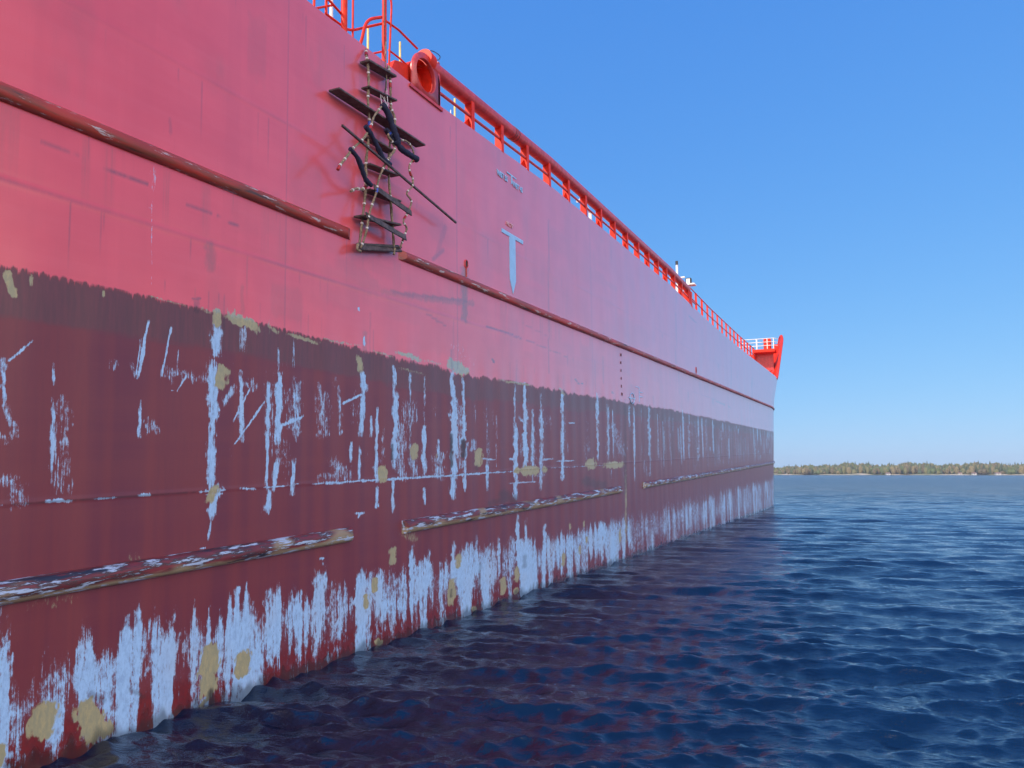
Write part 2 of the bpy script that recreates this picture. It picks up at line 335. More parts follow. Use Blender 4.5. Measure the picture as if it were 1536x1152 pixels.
# ------------------------------------------------------------------ the ship
ship = empty('cargo_ship', 'long red cargo ship with scraped maroon underside lying alongside', 'ship', (0, HULL_Y, 0), (0, -TRIM, 0))
STROKES = [
    ('d',34.56,8.57,35.88,8.49,0.228,0.047,0.45), ('s',4.43,3.51,4.45,3.08,0.026,0.027,0.80), ('s',4.90,3.53,4.91,3.31,0.013,0.013,0.60), ('s',4.92,3.15,4.93,2.39,0.020,0.019,0.75),
    ('m',5.03,3.18,5.02,2.33,0.095,0.089,0.42), ('s',4.69,3.72,4.48,3.51,0.009,0.009,0.80), ('s',4.48,3.09,4.56,2.80,0.066,0.066,0.50), ('m',4.56,2.44,4.63,2.29,0.136,0.135,0.42),
    ('m',4.44,2.83,4.49,2.80,0.065,0.065,0.50), ('s',5.95,4.09,5.84,3.46,0.021,0.018,0.95), ('s',5.86,3.89,5.82,3.50,0.012,0.011,0.80), ('s',6.25,4.07,6.14,3.52,0.016,0.013,0.90),
    ('s',6.36,3.82,6.34,3.56,0.012,0.009,0.70), ('s',5.88,3.23,5.88,2.84,0.021,0.018,0.85), ('m',5.98,3.01,6.05,2.92,0.111,0.093,0.45), ('m',5.54,3.59,5.55,3.57,0.054,0.048,0.42),
    ('m',5.76,3.61,5.82,3.48,0.049,0.042,0.42), ('m',6.21,3.54,6.78,3.55,0.114,0.091,0.45), ('s',6.93,4.21,6.89,3.83,0.078,0.060,0.90), ('s',6.86,3.72,6.89,2.97,0.061,0.047,0.90),
    ('s',6.87,2.97,6.87,2.15,0.056,0.043,0.95), ('s',6.93,2.23,6.90,1.92,0.087,0.066,0.95), ('s',6.89,1.88,6.85,1.66,0.020,0.015,0.80), ('s',7.22,3.47,7.04,3.25,0.048,0.036,0.60),
    ('s',7.05,2.18,6.81,2.18,0.015,0.012,0.90), ('f',6.93,4.33,6.92,4.22,0.083,0.064,0.90), ('f',7.12,4.34,7.58,4.24,0.091,0.067,0.95), ('f',7.00,3.65,7.00,3.49,0.105,0.080,0.80),
    ('f',6.93,2.23,6.87,2.13,0.081,0.062,0.70), ('f',4.44,4.29,4.50,4.13,0.048,0.049,0.80), ('f',4.64,4.33,4.66,4.22,0.025,0.025,0.60), ('f',5.40,4.33,5.40,4.26,0.019,0.017,0.70),
    ('f',5.88,4.37,6.56,4.33,0.018,0.015,0.55), ('f',6.65,4.35,6.84,4.31,0.040,0.032,0.50), ('s',7.36,4.23,7.34,3.93,0.051,0.038,0.55), ('s',7.32,3.68,7.35,2.82,0.039,0.029,0.80),
    ('m',7.42,3.52,7.51,3.49,0.161,0.117,0.50), ('s',7.49,3.49,7.21,3.04,0.017,0.012,0.90), ('s',7.73,3.31,7.24,2.77,0.017,0.012,0.95), ('s',6.49,3.55,6.35,3.35,0.012,0.009,0.85),
    ('s',6.35,3.35,6.27,3.36,0.009,0.007,0.80), ('s',7.81,3.55,7.80,2.91,0.037,0.026,0.95), ('s',7.80,2.91,7.79,2.19,0.036,0.025,0.95), ('s',7.99,4.05,7.99,3.68,0.019,0.013,0.70),
    ('s',8.02,3.70,7.99,2.78,0.057,0.039,0.95), ('s',7.98,2.56,7.93,2.18,0.044,0.030,0.90), ('s',7.87,2.18,7.81,1.91,0.067,0.047,0.90), ('m',8.18,3.45,8.24,3.00,0.105,0.071,0.40),
    ('s',8.28,4.27,8.29,3.81,0.020,0.014,0.60), ('s',8.36,3.64,8.36,2.84,0.081,0.054,0.60), ('s',8.30,2.56,8.28,2.10,0.040,0.027,0.85), ('s',8.81,3.63,8.90,3.35,0.037,0.024,0.55),
    ('m',8.89,3.40,8.92,2.92,0.163,0.104,0.48), ('m',9.27,3.61,9.32,2.93,0.063,0.039,0.50), ('s',9.35,3.37,9.88,3.55,0.033,0.020,0.90), ('s',8.07,3.02,8.49,3.15,0.033,0.022,0.90),
    ('m',9.15,2.50,9.47,2.32,0.157,0.097,0.45), ('m',8.86,2.32,9.16,2.33,0.090,0.056,0.45), ('s',9.28,2.54,9.25,2.24,0.062,0.038,0.50), ('f',9.72,4.10,9.79,3.89,0.077,0.046,0.80),
    ('s',9.86,3.86,9.89,3.60,0.078,0.046,0.95), ('s',9.88,3.60,9.81,2.92,0.060,0.036,0.90), ('s',9.78,2.74,9.77,2.25,0.038,0.023,0.90), ('s',10.09,3.20,10.09,2.89,0.036,0.021,0.85),
    ('s',9.58,2.80,9.56,2.52,0.033,0.020,0.90), ('s',10.25,3.34,10.22,2.42,0.036,0.021,0.95), ('s',10.24,2.53,10.24,2.20,0.072,0.041,0.80), ('s',10.24,2.11,10.24,1.80,0.036,0.021,0.90),
    ('s',10.72,4.04,10.74,3.50,0.049,0.027,0.80), ('s',10.78,3.61,10.74,2.41,0.079,0.043,0.95), ('m',10.90,3.06,10.94,2.24,0.161,0.088,0.50), ('s',10.70,2.22,10.68,1.67,0.039,0.021,0.90),
    ('f',10.40,2.38,10.40,2.23,0.130,0.073,0.85), ('s',11.21,4.03,11.21,2.40,0.031,0.017,0.60), ('s',11.23,3.98,11.23,3.81,0.053,0.028,0.70), ('m',11.25,2.51,11.35,2.28,0.148,0.078,0.50),
    ('f',11.36,2.73,11.33,2.57,0.138,0.073,0.70), ('s',11.69,3.96,11.68,3.08,0.028,0.015,0.55), ('s',11.68,3.08,11.64,2.45,0.056,0.029,0.95), ('s',11.68,2.50,11.68,2.25,0.067,0.034,0.80),
    ('s',11.68,2.02,11.68,1.74,0.044,0.023,0.85), ('s',12.17,2.85,12.14,2.59,0.059,0.030,0.75), ('m',12.19,2.56,12.16,2.24,0.238,0.119,0.52), ('s',12.67,4.13,12.72,3.60,0.077,0.038,0.95),
    ('s',12.74,3.61,12.75,2.18,0.128,0.062,1.00), ('m',12.98,3.49,12.96,2.36,0.158,0.075,0.45), ('s',12.70,2.18,12.67,1.80,0.101,0.049,1.00), ('d',12.63,2.96,12.63,2.37,0.051,0.025,0.90),
    ('s',13.12,4.08,13.13,3.12,0.041,0.019,0.80), ('s',13.14,3.37,13.13,2.86,0.067,0.032,0.90), ('d',13.10,2.84,13.10,2.56,0.080,0.038,0.95), ('s',13.10,2.96,12.97,2.76,0.040,0.019,0.80),
    ('s',13.26,2.81,13.15,2.48,0.041,0.019,0.80), ('s',13.15,2.46,13.14,1.90,0.054,0.025,0.90), ('s',13.57,2.84,13.48,2.71,0.141,0.065,0.60), ('f',13.74,2.63,13.73,2.41,0.173,0.079,0.80),
    ('d',13.67,2.34,13.67,2.30,0.086,0.039,0.50), ('s',14.09,2.47,14.10,1.86,0.060,0.027,0.80), ('s',13.85,2.50,14.52,2.46,0.038,0.017,0.75), ('s',14.11,3.61,14.12,2.47,0.038,0.017,0.55),
    ('s',14.58,3.50,14.54,2.32,0.040,0.017,0.50), ('d',10.68,2.76,10.67,2.54,0.039,0.022,0.80), ('f',12.09,2.62,12.09,2.52,0.047,0.024,0.60), ('f',7.76,4.31,8.01,4.23,0.050,0.035,0.60),
    ('f',7.80,4.38,7.81,4.12,0.025,0.017,0.50), ('f',8.14,4.25,8.83,4.20,0.049,0.032,0.65), ('f',8.83,4.27,9.87,4.27,0.040,0.025,0.55), ('f',10.07,4.24,10.70,4.20,0.047,0.027,0.55),
    ('f',10.80,4.29,11.58,4.24,0.084,0.046,0.75), ('f',11.58,4.24,12.42,4.23,0.070,0.036,0.50), ('f',12.70,4.28,13.15,4.19,0.212,0.102,0.95), ('f',10.82,4.03,11.76,4.00,0.053,0.029,0.50),
    ('f',14.59,4.13,16.55,4.15,0.089,0.037,0.60), ('f',18.27,4.19,18.54,4.06,0.119,0.043,0.60), ('s',15.50,4.12,15.47,3.17,0.053,0.022,0.70), ('s',15.54,3.24,15.47,2.01,0.106,0.044,0.95),
    ('s',15.50,2.01,15.46,1.61,0.105,0.043,0.85), ('s',16.05,4.19,16.03,3.48,0.075,0.030,0.90), ('s',16.07,3.56,16.02,2.29,0.131,0.052,1.00), ('m',16.51,3.19,16.48,2.28,0.196,0.077,0.50),
    ('s',16.49,3.58,16.43,1.97,0.068,0.027,0.80), ('s',16.99,4.00,16.96,3.36,0.062,0.024,0.60), ('s',17.01,3.60,16.98,2.89,0.124,0.047,0.75), ('s',16.98,2.89,16.89,1.72,0.102,0.039,0.70),
    ('s',15.69,3.40,16.13,3.18,0.092,0.037,0.60), ('f',15.55,2.21,15.58,2.21,0.160,0.065,0.90), ('f',15.98,2.20,16.59,2.18,0.268,0.105,0.80), ('f',17.16,2.20,17.16,2.20,0.188,0.071,0.85),
    ('f',20.58,2.27,20.58,2.23,0.457,0.147,0.90), ('f',21.83,2.19,23.59,2.17,0.339,0.100,0.85), ('s',15.17,2.48,15.55,2.44,0.052,0.022,0.80), ('s',15.19,1.95,16.66,1.93,0.046,0.018,0.70),
    ('s',16.96,2.42,17.73,2.44,0.064,0.024,0.70), ('m',16.47,2.12,17.07,2.07,0.281,0.108,0.45), ('s',18.41,4.17,18.38,3.57,0.142,0.051,0.85), ('s',18.42,3.58,18.32,2.40,0.094,0.034,0.85),
    ('s',18.37,2.57,18.34,1.93,0.117,0.042,0.90), ('s',17.95,2.37,19.24,2.37,0.048,0.017,0.80), ('s',18.85,3.35,19.30,3.35,0.050,0.017,0.80), ('s',21.25,4.26,21.18,3.30,0.121,0.038,0.80),
    ('s',21.18,3.30,21.17,2.35,0.090,0.028,0.85), ('s',22.23,3.96,22.17,2.34,0.114,0.035,0.70), ('m',22.71,3.34,23.70,2.52,0.494,0.144,0.42), ('s',24.52,4.07,24.53,3.38,0.078,0.022,0.80),
    ('s',25.07,4.06,24.91,1.64,0.097,0.026,0.90), ('s',26.98,4.19,26.95,2.26,0.139,0.035,0.85), ('s',26.95,2.26,26.88,1.68,0.115,0.029,0.60), ('s',29.34,4.00,29.14,2.48,0.107,0.025,0.50),
    ('s',32.54,4.26,32.49,2.17,0.130,0.028,0.85), ('s',33.74,4.23,33.56,2.21,0.138,0.029,0.70), ('s',35.75,4.10,35.56,2.12,0.153,0.030,0.80), ('s',41.93,3.96,41.76,2.20,0.165,0.028,0.50),
    ('s',55.13,3.63,54.92,1.82,0.276,0.036,0.60), ('d',24.07,4.22,23.80,1.27,0.112,0.032,0.45), ('f',23.95,2.10,23.71,-0.58,0.147,0.041,0.60), ('s',4.12,2.22,4.57,2.22,0.011,0.012,0.45),
    ('s',4.88,2.23,5.14,2.22,0.017,0.016,0.90), ('s',5.37,2.22,5.63,2.22,0.011,0.010,0.85), ('s',5.88,2.22,6.02,2.22,0.017,0.014,0.90), ('s',6.71,2.22,7.10,2.22,0.020,0.016,0.90),
    ('s',7.31,2.23,7.59,2.21,0.017,0.012,0.80), ('s',7.74,2.22,8.41,2.23,0.019,0.013,0.90), ('s',8.71,2.22,15.03,2.20,0.031,0.017,0.95), ('s',15.03,2.20,17.29,2.22,0.037,0.015,0.80),
    ('s',17.29,2.22,22.62,2.19,0.040,0.013,0.60), ('d',4.12,2.23,7.02,2.21,0.008,0.006,0.60), ('d',4.69,5.63,5.31,5.61,0.008,0.007,0.35), ('d',5.35,5.60,5.89,5.59,0.010,0.009,0.55),
    ('d',6.42,5.52,6.80,5.52,0.009,0.007,0.40), ('d',6.89,5.51,7.33,5.46,0.012,0.009,0.50), ('d',6.16,6.42,6.17,6.27,0.023,0.019,0.22), ('m',5.97,5.85,5.94,5.35,0.039,0.033,0.28),
    ('s',5.95,5.39,5.98,4.33,0.008,0.006,0.40), ('r',6.79,5.11,6.80,4.87,0.082,0.064,0.45), ('r',7.32,4.73,7.33,4.39,0.028,0.021,0.35), ('r',13.21,6.18,13.19,5.19,0.138,0.066,0.75),
    ('r',10.41,5.23,11.77,5.36,0.094,0.052,0.35), ('d',10.70,5.28,13.28,5.57,0.047,0.024,0.35), ('r',11.77,5.36,13.51,5.57,0.115,0.057,0.55), ('d',10.13,5.28,11.32,5.30,0.020,0.011,0.25),
    ('r',13.00,5.16,15.09,4.31,1.055,0.479,0.16), ('r',9.44,5.44,10.13,5.26,0.259,0.157,0.20), ('d',12.45,6.85,12.13,6.20,0.074,0.038,0.22), ('d',12.37,6.38,12.01,6.13,0.061,0.031,0.40),
    ('d',14.15,5.19,15.90,5.18,0.042,0.018,0.60), ('d',16.20,5.17,18.79,5.06,0.035,0.013,0.40), ('d',11.77,5.09,12.43,4.97,0.036,0.018,0.35), ('d',19.42,4.52,19.67,4.42,0.053,0.018,0.90),
    ('d',19.94,4.45,20.00,4.44,0.055,0.018,0.80), ('d',14.41,4.54,14.47,4.49,0.048,0.021,0.90), ('d',22.66,4.39,22.73,4.37,0.085,0.026,0.80), ('d',12.74,4.99,12.73,4.36,0.026,0.013,0.25),
    ('d',12.65,4.54,12.67,4.15,0.038,0.019,0.45), ('d',10.05,4.82,10.05,3.88,0.013,0.008,0.30), ('r',9.91,4.49,9.89,4.22,0.052,0.031,0.50), ('s',9.89,4.43,9.89,4.30,0.031,0.018,0.90),
    ('s',9.75,4.86,9.76,4.84,0.043,0.026,0.80), ('m',12.99,4.64,13.26,4.41,0.408,0.195,0.22), ('d',15.99,5.53,17.43,5.44,0.032,0.013,0.25), ('d',17.70,8.40,17.52,4.52,0.036,0.013,0.35),
    ('d',15.63,4.65,15.61,4.06,0.029,0.012,0.30), ('d',21.94,6.10,21.83,4.59,0.045,0.014,0.30), ('d',21.13,5.22,21.06,4.25,0.042,0.014,0.30), ('d',6.55,4.44,6.65,4.46,0.020,0.016,0.50),
    ('d',6.61,4.40,6.61,4.32,0.044,0.035,0.50), ('d',31.98,9.13,31.56,6.14,0.101,0.023,0.30), ('d',35.67,6.33,35.57,5.77,0.154,0.031,0.60), ('d',46.51,9.39,45.67,5.79,0.162,0.026,0.30),
    ('d',54.91,7.46,54.38,5.65,0.206,0.028,0.35), ('r',40.76,5.06,43.21,5.01,0.312,0.054,0.60), ('r',44.55,5.00,45.23,4.92,0.236,0.038,0.50), ('d',24.89,4.71,24.84,4.15,0.361,0.100,0.25),
    ('s',24.53,4.25,25.17,4.28,0.060,0.017,0.60), ('f',4.94,0.29,4.94,0.16,0.122,0.114,1.00), ('f',5.35,0.18,5.44,0.04,0.129,0.114,1.00), ('f',5.45,-0.05,5.58,-0.06,0.096,0.083,1.00),
    ('f',4.56,0.13,4.56,-0.02,0.035,0.034,1.00), ('f',6.89,0.37,6.90,-0.01,0.130,0.097,1.00), ('f',6.92,-0.12,6.78,-0.19,0.049,0.037,0.60), ('d',6.93,-0.07,6.96,-0.19,0.040,0.030,0.70),
    ('f',7.45,0.20,7.43,0.04,0.117,0.083,1.00), ('f',9.96,0.48,9.96,0.33,0.077,0.044,0.90), ('f',10.19,0.69,10.19,0.54,0.089,0.050,0.90), ('f',10.70,1.08,10.70,0.90,0.115,0.063,0.70),
    ('f',12.60,0.29,12.59,-0.10,0.136,0.065,1.00), ('d',12.60,0.14,12.60,0.02,0.037,0.018,0.70), ('f',12.88,0.70,12.88,0.54,0.129,0.061,0.70), ('f',14.80,-0.02,14.79,-0.26,0.145,0.061,0.90),
    ('f',15.48,0.13,15.47,-0.15,0.121,0.049,0.95), ('f',15.43,-0.33,15.43,-0.37,0.138,0.056,0.90), ('f',18.29,0.09,18.27,-0.20,0.115,0.040,0.90), ('f',20.06,0.32,20.05,0.14,0.108,0.035,0.80),
    ('f',18.80,0.78,18.79,0.62,0.097,0.033,0.80), ('f',19.87,0.74,19.86,0.60,0.093,0.031,0.80), ('f',19.51,0.11,19.50,-0.06,0.129,0.043,0.70), ('f',23.14,0.29,23.10,-0.20,0.139,0.040,0.70),
    ('f',13.45,-0.34,13.51,-0.39,0.110,0.050,0.70), ('f',10.26,-0.25,10.33,-0.29,0.090,0.050,0.80), ('f',4.67,1.33,5.33,1.29,0.086,0.080,0.40), ('f',5.85,1.58,5.89,1.56,0.089,0.076,0.40),
    ('f',11.06,1.34,11.35,1.19,0.166,0.088,0.50), ('r',5.14,0.00,5.14,-0.02,0.087,0.080,0.00), ('s',9.69,1.74,9.90,1.73,0.034,0.020,0.90), ('s',9.80,1.73,9.75,1.68,0.025,0.015,0.80),
    ('s',8.90,1.19,8.93,1.18,0.044,0.028,0.90), ('s',6.73,1.58,6.81,1.57,0.010,0.008,0.80), ('d',20.05,1.80,21.60,1.62,0.348,0.111,0.50), ('d',14.85,1.73,15.35,1.59,0.235,0.098,0.50),
    ('d',14.22,1.59,15.01,1.61,0.127,0.055,0.45), ('d',5.40,0.33,5.55,0.24,0.029,0.026,0.40), ('d',5.85,0.25,6.02,0.13,0.020,0.017,0.40), ('d',13.75,0.46,13.68,-0.23,0.043,0.019,0.40),
    ('d',15.91,0.31,15.90,0.10,0.109,0.043,0.40),
]
COLUMNS = [
    (4.377,4.503,1.40,0.80), (4.523,4.612,1.18,0.90), (4.897,4.988,0.94,0.45), (4.923,5.134,0.60,0.95), (5.381,5.460,0.79,0.85), (5.410,5.803,0.54,0.60),
    (5.862,5.935,1.09,0.80), (5.937,6.095,1.02,0.72), (6.105,6.174,0.68,0.55), (6.172,6.447,0.99,0.70), (6.355,6.409,1.02,0.85), (6.476,6.759,0.58,0.45),
    (6.846,6.916,0.93,0.95), (6.875,7.057,0.61,0.85), (7.057,7.247,0.58,0.30), (7.274,7.350,1.19,1.00), (7.349,7.783,0.73,0.72), (7.776,8.019,0.99,0.80),
    (8.027,8.281,0.53,0.62), (8.273,8.485,0.95,0.85), (8.493,8.740,0.44,0.60), (8.758,9.004,1.14,0.98), (9.011,9.220,0.58,0.35), (9.249,9.452,0.69,0.85),
    (9.456,9.697,0.21,0.45), (9.707,9.977,0.99,0.95), (9.977,10.187,0.91,0.70), (10.205,10.422,0.95,0.90), (10.423,10.666,0.74,0.75), (10.666,10.801,0.84,0.80),
    (10.801,11.139,0.68,0.70), (11.182,11.307,1.16,0.98), (11.306,11.648,0.88,0.80), (11.649,11.872,1.01,0.85), (11.868,12.120,0.53,0.60), (12.146,12.312,0.75,0.85),
    (12.303,12.569,-0.07,0.30), (12.609,12.759,1.04,1.00), (12.757,13.093,0.82,0.85), (13.096,13.531,0.95,0.80), (13.562,13.675,1.08,0.95), (13.671,14.198,0.86,0.75),
    (14.194,14.500,0.65,0.70), (14.541,14.668,0.99,0.95), (14.656,15.045,0.52,0.50), (15.058,15.431,0.89,0.60), (15.481,15.622,1.32,1.00), (15.606,15.929,0.84,0.85),
    (15.945,16.056,1.25,0.80), (16.040,16.340,0.79,0.85), (16.317,16.863,0.15,0.35), (16.983,17.189,1.01,1.00), (17.164,17.544,0.44,0.50), (17.546,18.349,0.42,0.75),
    (18.347,19.265,0.28,0.60), (19.275,20.167,0.35,0.50), (20.234,20.455,0.47,0.95), (20.435,21.124,0.11,0.50), (21.232,21.413,0.73,0.95), (21.379,22.126,0.23,0.60),
    (22.142,22.600,0.37,0.85), (22.608,23.577,0.40,0.70),
]

BEAM = 9.0
def zdeck(s): return np.interp(s, [-30, 0, 12, 18, 31, 40, 50, 90], [9.1, 9.1, 9.12, 9.33, 9.3, 9.0, 8.87, 8.78])
def ztop(s): return zdeck(s)+5.3*sstep(70.5, 75.2, s)-1.4*sstep(75.8, 77.6, s)
def flare(z): return np.interp(z, [-3, 0, 3, 5.9, 7, 8.9, 13.5], [-3.4, -2.2, -1, 0, 1.2, 4.4, 11.5])
def curve(t, z):
    """t runs along the side to the stem at t = 82.5"""
    fl = flare(z); L_ = 82.5+fl; s0 = 64.0+fl
    x = np.where(t > 55, 55+(t-55)*(L_-55)/27.5, t); u = np.clip((x-s0)/(L_-s0), 0, 1)
    return x, BEAM*(1-np.sqrt(np.clip(1-u**2.6, 0, 1)))

def bz0(S): return np.interp(S, [-30, 4.3, 6.5, 9.9, 13, 19, 29.7, 66, 90], [4.35, 4.37, 4.36, 4.24, 4.13, 4.15, 4.2, 3.95, 3.95])
def build_hull():
    t = list(np.arange(-30, 3.2, .3)); s = 3.2
    while s < 60: t.append(s); s += max(.005, min(.3, s*s/6570*1.55))
    t += list(82.5-22.5*(1-np.sin(np.linspace(0, math.pi/2, 130)))); t = np.array(t)
    zr = np.concatenate([np.arange(-4.5, -1.2, .15), np.arange(-1.2, 4.75, .019)]); up = np.linspace(0, 1, 120)[1:]
    nz = len(zr)+len(up); T = np.repeat(t[:, None], nz, 1)
    Zt = ztop(t)[:, None]; Z = np.concatenate([np.repeat(zr[None], len(t), 0), zr[-1]+(Zt-zr[-1])*up[None]], 1)
    X, Y = curve(T, Z)
    S = X
    # shallow dents between the frames
    Y = Y+.010*(vnoise(S*1.45, Z*.45, 9)-.5)*sstep(60, 50, S)+.004*np.cos(S*2*math.pi/.72)*sstep(.2, 1.2, Z)*sstep(4.9, 4, Z)*sstep(50, 40, S)
    # horizontal plate seams stand a few millimetres proud
    for z_, a_ in ((5.15, .007), (5.19, -.004), (2.23, .006), (7.1, .005)): Y -= a_*np.exp(-((Z-z_-.04*(z_ > 6)*np.sin(S*.3))/.016)**2)
    nt_ = len(t); co = np.stack([X, Y, Z], -1).reshape(-1, 3)
    i, j = np.meshgrid(np.arange(nt_-1), np.arange(nz-1), indexing='ij')
    F = np.stack([i*nz+j, (i+1)*nz+j, (i+1)*nz+j+1, i*nz+j+1], -1).reshape(-1, 4)
    # masks
    Wl = -S*math.tan(TRIM)
    sc = np.zeros_like(S); fi = np.zeros_like(S); dk = np.zeros_like(S); ru = np.zeros_like(S)
    bank = {'s': sc, 'm': sc, 'f': fi, 'd': dk, 'r': ru}
    wx = (vnoise(S*14, Z*9, 21)-.5); wx2 = (vnoise(S*40, Z*22, 22)-.5)
    for k, s0, z0, s1, z1, ws, wz, st in STROKES:
        i0 = np.searchsorted(t, min(s0, s1)-ws*3-.02); i1 = np.searchsorted(t, max(s0, s1)+ws*3+.02)
        if i1 <= i0: continue
        sl = slice(i0, i1); a = (S[sl]-s0)/ws; b = (Z[sl]-z0)/wz
        vertical = abs(z1-z0)/wz > abs(s1-s0)/ws
        a = a+(wx[sl]*.7+wx2[sl]*.6)*(1 if vertical else .3); b = b+(wx[sl]*.9+wx2[sl]*.6)*(.5 if vertical else 1)
        ux, uz = (s1-s0)/ws, (z1-z0)/wz; L2 = ux*ux+uz*uz+1e-9; h = np.clip((a*ux+b*uz)/L2, 0, 1)
        d = np.hypot(a-h*ux, b-h*uz)/(.6+.75*vnoise(S[sl]*6+Z[sl]*7+s0*13, seed=80) if k in 'sm' else 1)
        if k == 'm': v = st*1.05*sstep(1.5, .2, d)
        elif k in 'sf': v = st*sstep(1.75, .35, d)*(1-.35*np.abs(2*h-1)**4*(L2 > 16))
        else: v = st*sstep(1.5, .5, d)
        if k in 'dr' and min(z0, z1) > 4.4: v = np.minimum(v*1.35, 1)
        bank[k][sl] = np.maximum(bank[k][sl], v)
    # wetted band: columns of bare primer rubbed through between the frames
    ze = np.interp(S, [4, 6, 11, 17, 27, 43, 65, 90], [.75, .85, .78, .62, .55, .55, .35, .3]); colm = np.zeros_like(S)+.0
    c1 = vnoise(S*5.1+31, seed=4); c2 = vnoise(S*15.+5, seed=6); c3 = vnoise(S*2.1+2, seed=8); far = sstep(22, 25, S)
    top = ze*(.55+.5*c1+.35*c2-.25*far*c2); base = sstep(top+.14+.25*far, top-.30-.2*far, Z+.35*far*(vnoise(S*3.3, Z*4, 61)-.5))*(.34+.8*c2*c3+.35*c1)
    colm = np.maximum(colm, base*.95*(1-far)+base*.74*far)
    for s0, s1, zt, st in COLUMNS:
        i0 = np.searchsorted(t, s0-.1); i1 = np.searchsorted(t, s1+.1); sl = slice(i0, i1)
        if i1 <= i0: continue
        wdt = max(s1-s0, .02); e = min(.09, wdt*.45); ww = wx[sl]*e*1.3+wx2[sl]*e*.6
        inx = sstep(s0-e*.6, s0+e*.4, S[sl]+ww)*sstep(s1+e*1.2, s1-e*.8, S[sl]+ww)
        taper = sstep(zt+.03, zt-.22, Z[sl]+.25*wx[sl]); v = inx*(taper*.62+.38*sstep(zt+.03, zt-.6, Z[sl]))*st*1.12
        colm[sl] = np.maximum(colm[sl], v)
    hw = Z-Wl; red = sstep(.75, .15, hw+.5*(c2-.5)+.25*wx)*(c3 > .0)*sstep(.35, .62, vnoise(S*4.3+9, seed=12)+.25*wx)
    colm *= 1-.75*red*sstep(60, 20, S)
    colm *= .74+.5*vnoise(S*3, Z*2.2, 33)
    sc[:] = np.maximum(sc, colm)
    # slim streaks further forward, between the two strakes
    g = np.random.default_rng(44)
    for q in range(300):
        x0 = 22+48*g.random()**.85; z1 = 4.15-2.2*g.random()**2; ln = g.uniform(.3, 2.3); wd = .012+.0011*x0*g.uniform(.3, 1.4); st = g.uniform(.35, .85)
        i0 = np.searchsorted(t, x0-.5); i1 = np.searchsorted(t, x0+.5); sl = slice(i0, i1)
        v = st*np.exp(-((S[sl]-x0)/wd)**2)*sstep(z1, z1-.15, Z[sl])*sstep(max(z1-ln, 1.5), max(z1-ln, 1.5)+.5, Z[sl]); sc[sl] = np.maximum(sc[sl], v)
        if q % 5 == 0:
            v = .5*np.exp(-((S[sl]-x0-.4)/(wd*2.5))**2)*sstep(4.2, 3.9, Z[sl])*sstep(1.6, 2.6, Z[sl]); dk[sl] = np.maximum(dk[sl], v*.6)
    hz = sstep(20, 38, S)*sstep(4.2, 3.8, Z)*sstep(1.3, 1.9, Z)*(vnoise(S*3+3, Z*.8, 50)*.5); sc[:] = np.maximum(sc, hz)
    hz = sstep(6, 8, S)*sstep(4.1, 3.4, Z)*sstep(1.9, 2.6, Z)*sstep(.55, .9, vnoise(S*5+3, Z*1.5, 51))*.38; sc[:] = np.maximum(sc, hz)
    # dark vertical run-off marks on the topsides
    for q in range(260):
        x0 = 5+62*g.random()**1.2; z1 = g.choice([5.15, 5.9, 4.6, 8.9, 7.1]); ln = g.uniform(.2, .9); wd = .006+.0007*x0; i0 = np.searchsorted(t, x0-.3); i1 = np.searchsorted(t, x0+.3); sl = slice(i0, i1)
        v = g.uniform(.12, .5)*np.exp(-((S[sl]-x0)/wd)**2)*sstep(z1, z1-.05, Z[sl])*sstep(z1-ln, z1-ln*.3, Z[sl]); (dk if q % 3 else ru)[sl] = np.maximum((dk if q % 3 else ru)[sl], v)
    ru[:] = np.maximum(ru, .42*sstep(.55, .85, vnoise(S*7, seed=90))*sstep(5.86, 5.80, Z)*sstep(4.9, 5.7, Z)*vnoise(S*60, Z*2, 91))
    ru[:] = np.maximum(ru, .30*sstep(.62, .9, vnoise(S*1.6, Z*1.1, 92))*(Z > bz0(S))*vnoise(S*9, Z*3, 93))
    for q in range(70):
        x0 = g.uniform(5.5, 26); z0 = g.uniform(4.6, 8.6); hw_, hh = g.uniform(.15, .8)*(x0/10), g.uniform(.08, .5); i0 = np.searchsorted(t, x0-hw_*1.3); i1 = np.searchsorted(t, x0+hw_*1.3); sl = slice(i0, i1)
        v = g.uniform(.05, .22)*sstep(1.05, .8, np.abs(S[sl]-x0)/hw_+.15*wx[sl])*sstep(1.1, .7, np.abs(Z[sl]-z0)/hh+.3*wx[sl]); ru[sl] = np.maximum(ru[sl], v)
    # plate seams
    for x0 in (8.1, 12.9, 17.5, 20.9, 24.6, 31.0, 37.5, 44.5, 51.0, 58.0, 64.0):
        i0 = np.searchsorted(t, x0-.3); i1 = np.searchsorted(t, x0+.3); sl = slice(i0, i1); dk[sl] = np.maximum(dk[sl], .42*np.exp(-((S[sl]-x0)/(.006+.0006*x0))**2)*(Z[sl] > 4.2))
    for z0 in (5.145, 7.1): dk[:] = np.maximum(dk, .5*np.exp(-((Z-z0-.04*(z0 > 6)*np.sin(S*.3))/.010)**2)*(.3+.9*vnoise(S*3, seed=60))*(.5 if z0 > 6 else 1))
    bz = np.interp(S, [-30, 4.3, 6.5, 9.9, 13, 19, 29.7, 66, 90], [4.35, 4.37, 4.36, 4.24, 4.13, 4.15, 4.2, 3.95, 3.95])+.10*(vnoise(S*6, seed=70)-.5)*sstep(8, 11, S)+.03*(vnoise(S*25, seed=71)-.5)
    boot = np.clip(.5+(bz-Z)*(.5/.9), 0, 1); boot = np.where(Z < bz, .5+np.clip((bz-Z)/.72, 0, 1)*.5, np.clip(.5-(Z-bz)/.3, 0, .5))
    low = sstep(.9, -.1, hw)*.9
    me = mesh_np('hull', co, F)
    one = np.ones_like(S)
